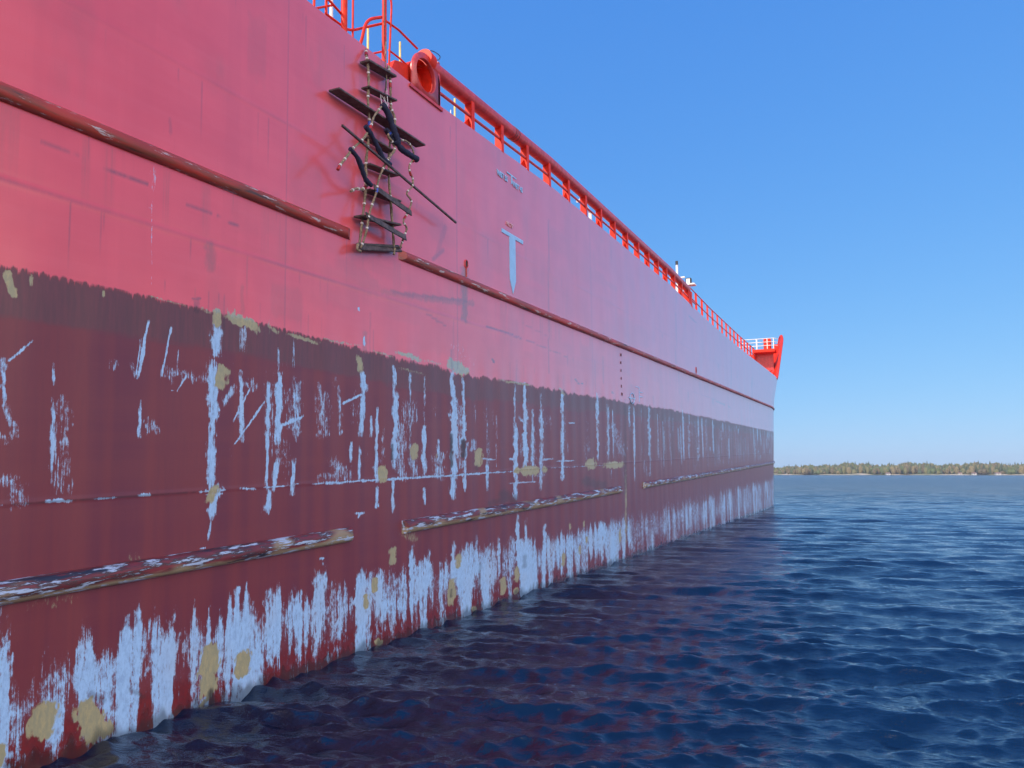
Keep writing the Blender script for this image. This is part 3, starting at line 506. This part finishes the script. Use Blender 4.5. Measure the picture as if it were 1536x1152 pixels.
    for nm, ch in (('wear', (sc, fi, dk)), ('zones', (ru, boot, low))):
        ca = me.color_attributes.new(nm, 'FLOAT_COLOR', 'POINT'); ca.data.foreach_set('color', np.stack([*ch, one], -1).astype(np.float32).ravel())
    wa = me.attributes.new('wet', 'FLOAT', 'POINT'); wa.data.foreach_set('value', (sstep(.17, .03, hw+.12*wx+.1*(c2-.5))*.9).astype(np.float32).ravel())
    me.materials.append(M_hull); o = link(bpy.data.objects.new('hull', me)); o.parent = ship
    # far side, stern and bottom of the same hull
    tt = np.concatenate([np.arange(-30, 55, 5), np.linspace(55, 82.5, 60)]); zz = [-4.5, 0, 3, 5.9, 7, 8]; V = []; kk = len(zz)+5
    for a in tt:
        top_ = float(ztop(a)); zs = zz+list(np.linspace(8.4, top_, 5))
        for z in zs: x, y = curve(np.array(a), z); V.append((float(x), 18.0-float(y)+0.02, z))
    m = MB(); m.add(V, [(p*kk+q, p*kk+q+1, (p+1)*kk+q+1, (p+1)*kk+q) for p in range(len(tt)-1) for q in range(kk-1)], True)
    m.add([(-30, 0, -4.5), (-30, 18, -4.5), (-30, 18, 9.1), (-30, 0, 9.1)], [(0, 1, 2, 3)])
    m.build('far_side_plating', M_pipe, ship)
build_hull()

# deck sheet and inner bulwark at the bow
m = MB(); ss_ = list(np.linspace(-30, 64, 48))+list(np.linspace(66, 86, 30)); V = []
for s_ in ss_:
    zz = float(zdeck(s_))-.03; fl = float(flare(zz)); L_ = 82.5+fl; s0 = 64+fl; u = min(1, max(0, (s_-s0)/(L_-s0))); y = BEAM*(1-math.sqrt(max(0, 1-u**2.6)))
    V += [(s_, y+.02, zz), (s_, 18-y-.02, zz)]
m.add(V, [(2*i, 2*i+2, 2*i+3, 2*i+1) for i in range(len(ss_)-1)]); m.build('deck', M_deck, ship)
tb = np.concatenate([np.linspace(66, 82.3, 90)]); V = []; TOP = []
for a in tb:
    zt = float(ztop(a)); zb = float(zdeck(a))-.02
    for z in np.linspace(zb, zt, 6): x, y = curve(np.array(a), z); V.append((float(x)-.10*(a > 79), float(y)+.10, float(z)))
    x, y = curve(np.array(a), zt); TOP.append((float(x)-.04, float(y)+.06, zt))
m = MB(); m.add(V, [(p*6+q, p*6+q+1, (p+1)*6+q+1, (p+1)*6+q) for p in range(len(tb)-1) for q in range(5)], True); m.build('bow_bulwark', M_rail, ship)
tube_obj('bulwark_capping', TOP[20:], .13, M_rail, ship, 8)
for a in np.linspace(76.4, 82.4, 17):
    zt = float(ztop(a))-.25; zb = float(zdeck(a)); V = []
    for z in np.linspace(zb, zt, 7):
        x, y = [float(q) for q in curve(np.array(a), z)]; x2, y2 = [float(q) for q in curve(np.array(a+.02), z)]; t_ = Vector((x2-x, y2-y, 0)).normalized(); n_ = Vector((-t_.y, t_.x, 0))
        for d_, e_ in ((.02, -.05), (.02, .05), (.6, .05), (.6, -.05)): V.append(Vector((x, y, z))+n_*d_+t_*e_)
    F = [(i*4+k, i*4+(k+1) % 4, i*4+4+(k+1) % 4, i*4+4+k) for i in range(6) for k in range(4)]+[(0,1,2,3), (27,26,25,24)]
    m = MB(); m.add(V, F); m.build('bulwark_stiffener', M_rail, ship)

# forecastle wing platform, vent trunk, white pulpit rail
m = MB(); m.box(79.6, 81.4, .9, 3.0, 12.1, 12.38); m.build('bow_platform', M_rail, ship)
m = MB(); m.box(81.2, 81.3, 1.2, 4.2, 8.8, 12.1); m.build('platform_bulkhead', M_pipe, ship)
m = MB(); m.tube([tuple(Vector((float(curve(np.array(t_), 10.2)[0])-.25, float(curve(np.array(t_), 10.2)[1])+.45, 10.2))) for t_ in np.linspace(75, 82.2, 24)], .07, 8); m.build('bulwark_stringer', M_rail, ship)
m = MB(); m.add([(79.9, 3.0, 12.1), (83, 3.0, 12.1), (83, 3.0, 9.0), (79.9, 2.9, 12.1), (83, 2.9, 12.1), (83, 2.9, 9.0)], [(0,1,2),(3,5,4),(0,3,4,1),(1,4,5,2),(2,5,3,0)]); m.build('platform_bracket', M_rail, ship)
m = MB(); m.box(80.2, 80.8, 1.3, 2.0, 12.38, 13.5); m.build('vent_trunk', M_rail, ship, bevel=.06)
m = MB(); rail = [(79.8, 4.3, 0), (79.8, 2.6, 0), (79.8, 1.0, 0), (80.6, .7, 0)]
for dz in (.4, .75, 1.1): m.tube([(x, y, 12.35+dz) for x, y, _ in rail], .035, 6)
for x, y in ((79.8, 2.6), (79.8, 1.6), (79.8, 1.0)): m.tube([(x, y, 12.3), (x, y, 13.45)], .045 if y != 2.6 else .08, 6)
m.build('pulpit_rail', M_white, ship)
# foremast
m = MB(); m.tube([(75.8, 9.45, 8.8), (75.8, 9.45, 18.6)], [.26, .16], 10); m.tube([(75.8, 9.45, 18.6), (75.8, 9.45, 20.9)], .12, 8); mast = m.build('foremast', M_white, ship)
m = MB(); m.tube([(75.8, 8.7, 19.6), (75.8, 10.3, 19.6)], .09, 8); m.box(75.5, 76.1, 9.1, 9.8, 19.4, 19.5); m.build('yardarm', M_white, mast)
m = MB(); m.tube([(75.8, 9.45, 20.9), (75.8, 9.45, 21.3)], .13, 10); m.build('mast_light', M_dark, mast)
m = MB(); m.box(75.4, 76.4, 7.7, 9.3, 18.72, 18.86); m.tube([(75.8, 9.4, 18.0), (75.8, 8.0, 18.75)], .06, 6); m.build('light_platform', M_white, mast)
m = MB(); m.box(75.8, 76.3, 8.1, 8.65, 18.86, 19.5); m.build('navigation_light', M_dark, mast, bevel=.05)
m = MB(); m.box(75.75, 75.795, 8.2, 8.55, 18.95, 19.4); m.build('lamp_glass', M_white, mast)

# fender strakes
def strake(s0, s1, z, r, mat, cut=.16):
    m = MB(); n = 12; st = []; s = s0
    while s < min(s1, 60): st.append(s); s += .4 if s < 14 else 1.0
    st += [q for q in np.linspace(60, s1, 40)] if s1 > 60 else [s1]
    V = []
    for i, a in enumerate(st):
        x, y = curve(np.array(float(a)), z); x = float(x); y = float(y)
        for k in range(n+1):
            an = math.pi*k/n; off = math.sin(an)**.75*r; hz = math.cos(an)*r*1.02
            d = off/r*cut*(1 if i == 0 else (-1 if i == len(st)-1 else 0)) if True else 0
            wob = .006*math.sin(a*2.3+k) if s0 < 12 and z < 3 else .002*math.sin(a*3)
            V.append((x+d, y-off-.001+wob*math.sin(an), z+hz))
    F = [(i*(n+1)+k, i*(n+1)+k+1, (i+1)*(n+1)+k+1, (i+1)*(n+1)+k) for i in range(len(st)-1) for k in range(n)]
    m.add(V, F, True); m.add(V[:n+1], [tuple(range(n+1))]); m.add(V[-n-1:], [tuple(reversed(range(n+1)))])
    # thin weld lip above and below
    return m.build('fender_strake', mat, ship)
strake(-30, 9.52, 5.95, .083, M_st); strake(10.85, 81.5, 5.95, .083, M_st)
strake(-30, 9.55, 1.45, .104, M_stl, .05); strake(10.95, 23.2, 1.42, .106, M_stl, .05); strake(25.9, 81.5, 1.42, .104, M_stl, .05)

# big pipe rail on brackets
Z0 = lambda s: float(zdeck(s))
pp = [(s, .11, Z0(s)+.69) for s in np.linspace(12.0, 34.9, 40)]
pipe = tube_obj('rail_pipe', pp, .15, M_pipe, ship, 20)
for s in (15.72, 15.80, 15.92): tube_obj('pipe_clamp_band', [(s-.008, .11, Z0(s)+.69), (s+.008, .11, Z0(s)+.69)], .156, M_dark, pipe, 20)
m = MB(); m.tube([(11.86, .12, Z0(12)+.76), (12.06, .12, Z0(12)+.74)], .19, 20); cap = m.build('pipe_end_cap', M_rail, pipe)
loop = smooth_path([(12.0, .1, 10.08), (12.1, .05, 10.12), (12.28, 0, 10.1), (12.3, .05, 10.04), (12.15, .1, 10.02)])
tube_obj('wire_loop', loop, .008, M_dark, cap, 6)
for k in range(17):
    s = 12.23+1.403*k; z = Z0(s)
    m = MB(); m.box(s-.006, s+.006, .03, .19, z-.02, z+.60); web = m
    web.box(s-.065, s+.065, .0, .014, z-.02, z+.66); br = web.build('rail_bracket', M_rail, ship)
    if k % 2 == 1 or k in (1, 3):
        m = MB(); m.add([(s-.30, .10, z), (s-.007, .10, z), (s-.007, .10, z+.26), (s-.30, .12, z), (s-.007, .12, z), (s-.007, .12, z+.26)], [(0,1,2),(3,5,4),(0,3,4,1),(1,4,5,2),(2,5,3,0)])
        m.tube([(s-.28, .16, z+.04), (s-.12, .16, z+.04)], .05, 8); m.build('bracket_gusset', M_rail, br)
tube_obj('middle_rail', [(s, .05, Z0(s)+.28) for s in np.linspace(12.2, 36.4, 30)], .03, M_pipe, ship, 8)
# lighter guard rail forward
gp = [36.55+1.43*k for k in range(15)]
for k, s in enumerate(gp):
    z = Z0(s); m = MB(); m.box(s-.012, s+.012, .02, .12, z-.02, z+.86); m.build('guard_post', M_rail if k in (0, 1) or k > 8 else M_pipe, ship)
for h_ in (.40, .85): tube_obj('guard_rail', [(s, .07, Z0(s)+h_) for s in np.linspace(34.9, 57.5, 24)], .028, M_pipe, ship, 6)
m = MB(); m.add([(34.9, .0, 9.1), (35.4, .0, 9.0), (35.4, .0, 9.85), (34.95, .0, 9.8), (34.9, .5, 9.1), (35.4, .5, 9.0), (35.4, .5, 9.85), (34.95, .5, 9.8)], [(0,1,2,3),(4,7,6,5),(0,4,5,1),(1,5,6,2),(2,6,7,3),(3,7,4,0)]); m.build('rail_end_plate', M_rail, ship, bevel=.04)

# mooring fairlead with a rounded oval hole
def fairlead(c, hw, zb, zs, r, hc, ha, hb, y0, y1, mat, name):
    n = 48; out = []; hol = []; sx, sz = hc
    for k in range(n):
        a = 2*math.pi*k/n; dx, dz = math.cos(a), math.sin(a)
        # outline: arch above zs, box below
        lo, hi = 0, 3
        for _ in range(40):
            md = (lo+hi)/2; x = sx+dx*md-c; z = sz+dz*md
            ins = abs(x) < hw and z > zb and (z < zs or (x/hw)**2+((z-zs)/r)**2 < 1)
            if ins: lo = md
            else: hi = md
        out.append((sx+dx*lo, sz+dz*lo)); hol.append((sx+dx*ha, sz+dz*hb))
    m = MB(); rings = [[(x, y1, z) for x, z in out], [(x, y0, z) for x, z in out]]
    for q in range(7):
        t = q/6*math.pi/2; g = .035*(1-math.sin(t)); dpt = .05*(1-math.cos(t))
        rings.append([(sx+(x-sx)*(1+g/ha), y0-.03*math.sin(math.pi*q/6)+dpt, sz+(z-sz)*(1+g/hb)) for x, z in hol])
    V = [p for r_ in rings for p in r_]; k_ = len(rings)
    m.add(V, [(i*n+j, i*n+(j+1) % n, (i+1)*n+(j+1) % n, (i+1)*n+j) for i in range(k_-1) for j in range(n)], True)
    o = m.build(name, mat, ship)
    m = MB(); V = [(x, yy, z) for yy in (y1+.004, .27) for x, z in hol]; m.add(V, [(j, (j+1) % n, n+(j+1) % n, n+j) for j in range(n)], True); m.add(V[n:], [tuple(range(n))]); m.build('fairlead_throat', M_rail, o); return o
M_fair = paint('fairlead_paint', (.50, .06, .065), .28, .15, (.3, .1, .09), -.05)
fl_ = fairlead(11.80, .47, 9.08, 9.46, .43, (11.74, 9.46), .325, .29, -.01, .05, M_fair, 'mooring_fairlead')
m = MB(); m.box(11.2, 12.34, -.03, .04, 9.03, 9.085); m.build('doubler_plate', M_pipe, fl_)
m = MB(); m.box(12.20, 12.26, -.01, .06, 9.06, 9.95); m.build('side_flange', M_pipe, fl_)
m = MB(); ar = [(10.884,0.120,9.053), (10.843,0.120,9.249), (10.925,0.120,9.407), (11.093,0.120,9.462), (11.375,0.120,9.521), (11.374,0.120,9.001)]
V = [(x, .12, z) for x, _, z in ar]+[(x+.05, .45, z-.02) for x, _, z in ar]; q = len(ar)
m.add(V, [tuple(range(q)), tuple(reversed(range(q, 2*q)))]+[(i, (i+1) % q, q+(i+1) % q, q+i) for i in range(q)]); m.build('back_plate', M_rail, fl_)

# boarding gate posts and hoops above the ladder
def rp(name, pts, r, k=0, mat=None): return tube_obj(name, smooth_path(pts, 5) if k else pts, r, mat or M_rail, ship, 10)
rp('gate_post', [(9.542,0.150,9.065), (9.546,0.150,10.411)], .052); rp('gate_post', [(10.601,0.120,9.137), (10.617,0.120,11.046)], .042)
rp('gate_upright', [(9.969,0.300,9.201), (9.976,0.300,10.713)], .018); rp('gate_upright', [(10.741,0.120,9.107), (10.801,0.120,9.947), (10.821,0.120,10.379), (10.719,0.120,10.528), (10.618,0.120,10.567)], .018, 1)
rp('grab_hoop', [(9.885,0.120,9.094), (9.973,0.120,9.317), (10.063,0.120,9.589), (10.212,0.120,9.770), (10.519,0.120,9.967)], .026, 1)
rp('gate_bar', [(9.738,0.300,9.411), (9.985,0.300,9.515), (10.316,0.300,9.730), (10.623,0.150,9.922)], .022, 1); rp('gate_bar', [(10.394,0.300,9.291), (10.624,0.150,9.425)], .016)
rp('gate_bar', [(10.663,0.150,10.002), (11.098,0.150,10.046), (11.719,0.150,10.005)], .020); rp('gate_bar', [(10.785,0.150,9.527), (11.140,0.150,9.540), (11.490,0.150,9.518)], .017)
rp('gate_bar', [(9.139,0.200,9.601), (9.553,0.200,9.522)], .020); rp('gate_bar', [(9.143,0.200,9.325), (9.538,0.200,9.338)], .020); rp('gate_bar', [(8.893,0.200,9.266), (9.430,0.300,9.636)], .018)
rp('gate_upright', [(8.817,0.150,9.181), (8.824,0.150,9.767)], .020); rp('gate_upright', [(9.223,0.250,9.252), (9.230,0.250,10.032)], .022)
rp('deck_post', [(10.184,0.900,9.872), (10.171,0.900,11.005)], .032, 0, M_white); 
m = MB(); m.box(8.3, 9.0, 1.0, 1.3, 9.1, 9.75); m.build('deck_locker', M_white, ship, bevel=.03)
for a, b, y in ((552, 40, 1.2), (600, 63, 1.2), (682, 148, 1.0), (684, 158, 1.6)):
    s_, _, zt = {552: (11.662,1.200,10.662), 600: (12.764,1.200,10.905), 682: (14.675,1.000,10.484), 684: (15.569,1.600,10.709)}[a]
    tube_obj('deck_stanchion', [(s_, y, 9.1), (s_, y, zt)], .022 if y < 1.5 else .012, M_yel if y < 1.5 else M_white, ship, 8)
for k in range(12):
    s_ = 13.0+1.403*k+.25*(k % 3); tube_obj('deck_stanchion', [(s_+.9, 1.0, 9.2), (s_+.9, 1.0, 10.1)], .02, M_yel, ship, 8)
for k in range(7):
    s_ = 15.2+2.8*k; m = MB(); m.tube(smooth_path([(s_, .8, 9.25), (s_, .8, 9.7), (s_+.25, .8, 9.85), (s_+.5, .8, 9.7), (s_+.5, .8, 9.25)]), .03, 8); m.tube([(s_+.7, .8, 9.3), (s_+.7, .8, 9.62)], [.1, .05], 8); m.build('deck_vent', M_rail, ship)
# white davit seen through the rail
m = MB(); b_ = (28.424,2.500,11.070); s_, y_, z_ = b_; m.tube([(s_, y_, 9.2), (s_, y_, z_+.9)], .07, 8); m.tube([(s_, y_, z_+.9), (s_-1.0, y_, z_+1.15), (s_-1.5, y_, z_+.9)], .05, 8); m.tube([(s_, y_, z_+.1), (s_-.9, y_, z_-.2)], .04, 8); m.tube([(s_+.4, y_, 9.2), (s_, y_, z_+.3)], .04, 8); m.build('deck_davit', M_white, ship)
m = MB(); b_ = (45.470,3.000,11.885); m.box(b_[0]-.5, b_[0]+.5, 2.6, 3.4, 9.0, b_[2]+.3); m.build('deck_house', M_white, ship, bevel=.04)

# hull marks: tank bulkhead tee, lettering, draught figures, scuppers
m = MB(); y0, y1 = -.014, .02
tee = [(14.91, 7.46), (16.05, 7.46), (16.05, 7.375), (15.62, 7.375), (15.62, 6.42), (15.46, 6.11), (15.30, 6.42), (15.30, 7.375), (14.91, 7.375)]
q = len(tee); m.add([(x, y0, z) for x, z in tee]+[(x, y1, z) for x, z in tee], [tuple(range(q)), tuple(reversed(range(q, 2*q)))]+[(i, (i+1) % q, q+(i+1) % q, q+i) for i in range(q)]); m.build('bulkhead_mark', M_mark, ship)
def text(s, x, z, size, sx, mat, name='lettering'):
    c = bpy.data.curves.new('t', 'FONT'); c.body = s; c.size = size; c.extrude = .006; c.offset = .004; c.resolution_u = 2
    o = bpy.data.objects.new('t', c); link(o); dg = bpy.context.evaluated_depsgraph_get(); me = bpy.data.meshes.new_from_object(o.evaluated_get(dg))
    bpy.data.objects.remove(o); me.name = name; me.materials.clear(); me.materials.append(mat)
    n = link(bpy.data.objects.new(name, me)); n.parent = ship; n.rotation_euler = (R(90), 0, 0); n.location = (x, -.012, z); n.scale = (sx, 1, 1); return n
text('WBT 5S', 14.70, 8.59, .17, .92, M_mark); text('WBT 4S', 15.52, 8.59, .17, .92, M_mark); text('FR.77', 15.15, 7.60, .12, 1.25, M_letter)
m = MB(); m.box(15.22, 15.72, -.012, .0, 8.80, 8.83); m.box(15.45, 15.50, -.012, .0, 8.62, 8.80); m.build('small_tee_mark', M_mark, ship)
for i, s_ in enumerate(['13', '8', '6', '4', '2', '12']): text(s_, 23.62, 5.60-.25*i, .12, 1.1, M_draught, 'draught_figure')
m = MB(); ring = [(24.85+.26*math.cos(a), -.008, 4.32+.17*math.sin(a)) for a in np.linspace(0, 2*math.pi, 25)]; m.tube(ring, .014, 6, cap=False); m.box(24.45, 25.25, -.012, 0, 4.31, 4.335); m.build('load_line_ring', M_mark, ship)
m = MB(); m.box(25.7, 25.75, -.012, 0, 4.25, 4.75)
for z in (4.75, 4.6, 4.45): m.box(25.3 if z > 4.7 else 25.76, 25.7 if z > 4.7 else 26.2, -.012, 0, z-.02, z)
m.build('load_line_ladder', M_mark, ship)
def scupper(x, z, r):
    m = MB(); n = 20; V = []
    for rr, yy in ((r*1.25, 0), (r*1.2, -.02), (r, -.022), (r, .06)): V += [(x+rr*math.cos(2*math.pi*k/n), yy, z+rr*1.3*math.sin(2*math.pi*k/n)) for k in range(n)]
    m.add(V, [(i*n+k, i*n+(k+1) % n, (i+1)*n+(k+1) % n, (i+1)*n+k) for i in range(3) for k in range(n)], True); o = m.build('scupper', M_pipe, ship)
    m = MB(); m.add([(x+r*math.cos(2*math.pi*k/n), -.012, z+r*1.3*math.sin(2*math.pi*k/n)) for k in range(n)], [tuple(range(n))]); m.build('scupper_opening', M_hole, o)
    tube_obj('drain_lip', [(x-.0, -.01, z-r*1.3), (x, -.012, 6.05)], .012, M_pipe, o, 6)
scupper(*(lambda p: (p[0], p[2]))((13.266,0.000,6.311)), .055); scupper(*(lambda p: (p[0], p[2]))((35.652,0.000,6.234)), .09)

# ------------------------------------------------------------------ pilot ladder
lad = empty('pilot_ladder', 'tangled rope pilot ladder with wooden steps and navy cloth wraps hanging on red hull', 'ladder', (0, HULL_Y, 0), (0, -TRIM, 0))
def rope(pts, r=.020, seed=1, seiz=True, ch=True):
    sp = smooth_path(pts, 6); o = tube_obj('side_rope', sp, r, M_rope, lad, 8, wob=.22, seed=seed)
    rr = random.Random(seed); k = 2
    while seiz and k < len(sp)-2:
        a = sp[k]; d = (sp[k+1]-a).normalized()
        tube_obj('seizing', [a-d*.012, a+d*.012], r*1.3, M_seize, o, 8)
        if ch and rr.random() < .2: tube_obj('rope_sleeve', [a+d*.03, a+d*.10], r*1.35, M_blue if rr.random() < .3 else M_redr, o, 8)
        k += rr.randint(5, 9)
    return o
rope([(9.873,-0.030,9.053), (9.793,-0.100,8.866), (9.774,-0.140,8.694), (9.792,-0.140,8.484), (9.790,-0.130,8.159), (9.828,-0.130,7.795), (9.794,-0.130,7.459), (9.757,-0.120,7.126), (9.758,-0.120,6.860), (9.739,-0.110,6.538), (9.686,-0.100,6.156), (9.620,-0.100,5.795)], seed=1)
rope([(10.516,-0.030,9.063), (10.406,-0.130,8.783), (10.426,-0.130,8.427), (10.446,-0.130,7.980), (10.403,-0.120,7.571), (10.384,-0.120,7.150), (10.457,-0.110,6.750), (10.512,-0.100,6.432), (10.571,-0.100,6.001)], seed=2)
rope([(9.966,-0.260,8.097), (9.738,-0.280,7.838), (9.622,-0.300,7.628), (9.406,-0.320,7.354), (9.131,-0.340,7.106), (8.959,-0.350,6.913), (8.822,-0.360,6.765), (8.762,-0.360,6.676)], .018, seed=3)
rope([(10.163,-0.280,7.336), (10.013,-0.280,7.132), (9.882,-0.270,6.875), (9.825,-0.260,6.646), (9.717,-0.250,6.405), (9.648,-0.250,6.229), (9.639,-0.220,6.023), (9.611,-0.180,5.845), (9.585,-0.150,5.739)], .017, seed=4)
rope([(10.473,-0.280,7.737), (10.660,-0.290,7.781), (10.809,-0.300,7.719), (10.871,-0.300,7.580), (10.745,-0.300,7.421), (10.725,-0.300,7.312), (10.828,-0.300,7.197), (10.806,-0.300,7.053), (10.673,-0.280,6.902), (10.817,-0.280,6.808), (10.745,-0.260,6.609), (10.618,-0.250,6.418), (10.766,-0.220,6.349), (10.716,-0.200,6.192), (10.657,-0.160,5.992)], .015, seed=5)
rope([(10.271,-0.220,8.231), (10.377,-0.240,8.090), (10.338,-0.240,7.862), (10.184,-0.240,7.714), (10.319,-0.240,7.642), (10.347,-0.260,7.537), (10.193,-0.260,7.350)], .020, seed=6)
rope([(9.153,-0.280,6.469), (9.310,-0.260,6.561), (9.516,-0.220,6.621), (9.681,-0.200,6.738)], .021, seed=7)
rope([(9.531,-0.140,5.789), (9.487,-0.160,5.694), (9.571,-0.160,5.683)], .022, seed=8, seiz=False); rope([(10.529,-0.140,5.964), (10.510,-0.140,5.849)], .018, seed=9, seiz=False)
def step(a, b, wd=.17, th=.03, roll=0., mat=None, name='step'):
    m = MB(); m.board(a, b, wd, th, roll); return m.build(name, mat or M_wood, lad, bevel=.004)
step((9.712,-0.120,8.757), (10.480,-0.120,8.842), .19, .035); step((9.732,-0.120,8.343), (10.520,-0.120,8.446), .16); step((9.772,-0.120,7.549), (10.442,-0.120,7.551))
step((9.757,-0.120,7.105), (10.580,-0.120,7.192)); step((9.773,-0.110,6.707), (10.655,-0.110,6.775)); step((9.555,-0.120,6.232), (10.639,-0.120,6.374)); 
step((9.562,-0.130,5.757), (10.750,-0.100,6.010), .13, .03, R(62)); step((9.647,-0.080,5.825), (10.761,-0.080,6.038), .11, .022, R(10))
step((8.940,-0.130,7.963), (11.365,-0.130,7.987), .20, .03, 0, M_wood, 'spreader_bar'); step((8.806,-0.380,7.316), (12.468,-0.220,6.896), .035, .035, 0, M_wood, 'spreader_bar')
step((9.772,-0.260,6.736), (10.816,-0.280,6.603), .10, .022, R(80)); step((9.593,-0.240,6.246), (10.714,-0.240,6.164), .10, .022, R(75))
def wrap(pts, r, seed): tube_obj('cloth_wrap', smooth_path(pts, 5), r, M_navy, lad, 12, wob=.16, seed=seed)
wrap([(9.985,-0.260,8.148), (10.124,-0.280,8.047), (10.243,-0.290,7.871), (10.325,-0.300,7.745), (10.403,-0.300,7.640)], .052, 1); wrap([(10.320,-0.290,7.667), (10.487,-0.310,7.578), (10.689,-0.310,7.571), (10.940,-0.310,7.567)], .050, 2)
wrap([(9.455,-0.320,7.570), (9.629,-0.320,7.479), (9.822,-0.310,7.340), (9.965,-0.300,7.242), (10.152,-0.300,7.208)], .040, 3); wrap([(9.024,-0.360,7.054), (9.232,-0.350,6.978), (9.409,-0.320,6.818), (9.505,-0.300,6.750), (9.672,-0.280,6.723)], .037, 4)
wrap([(10.157,-0.220,7.807), (10.272,-0.220,7.740), (10.358,-0.240,7.656)], .040, 5)
for a, b in (((10.090,-0.150,8.414), (9.985,-0.260,8.126)), ((10.108,-0.150,8.400), (10.154,-0.260,8.174)), ((10.294,-0.140,8.573), (10.154,-0.260,8.196)), ((10.218,-0.140,8.427), (10.112,-0.250,8.181))): tube_obj('lashing', [a, b], .0045, M_seize, lad, 6)
tube_obj('man_rope', smooth_path([(10.498,0.040,10.833), (10.486,0.030,9.762), (10.388,-0.050,9.057), (10.245,-0.160,8.682), (10.222,-0.150,8.427)], 5), .008, M_dark, lad, 8)
tube_obj('lashing', smooth_path([(10.481,-0.000,9.518), (10.344,-0.080,9.063), (10.249,-0.170,8.682), (10.260,-0.150,8.510)], 5), .007, M_rope, lad, 6)

# ------------------------------------------------------------------ thin sea haze
m = MB(); m.box(-120, 2600, -1500, 1300, -6, 48)
hz = bpy.data.materials.new('sea_haze'); hz.use_nodes = True; t_ = hz.node_tree; t_.nodes.clear()
pv = t_.nodes.new('ShaderNodeVolumePrincipled'); pv.inputs['Color'].default_value = (.78, .86, .95, 1); pv.inputs['Density'].default_value = .00015; pv.inputs['Anisotropy'].default_value = .2
mo = t_.nodes.new('ShaderNodeOutputMaterial'); t_.links.new(pv.outputs[0], mo.inputs['Volume'])
tag(m.build('haze', hz), kind='stuff')
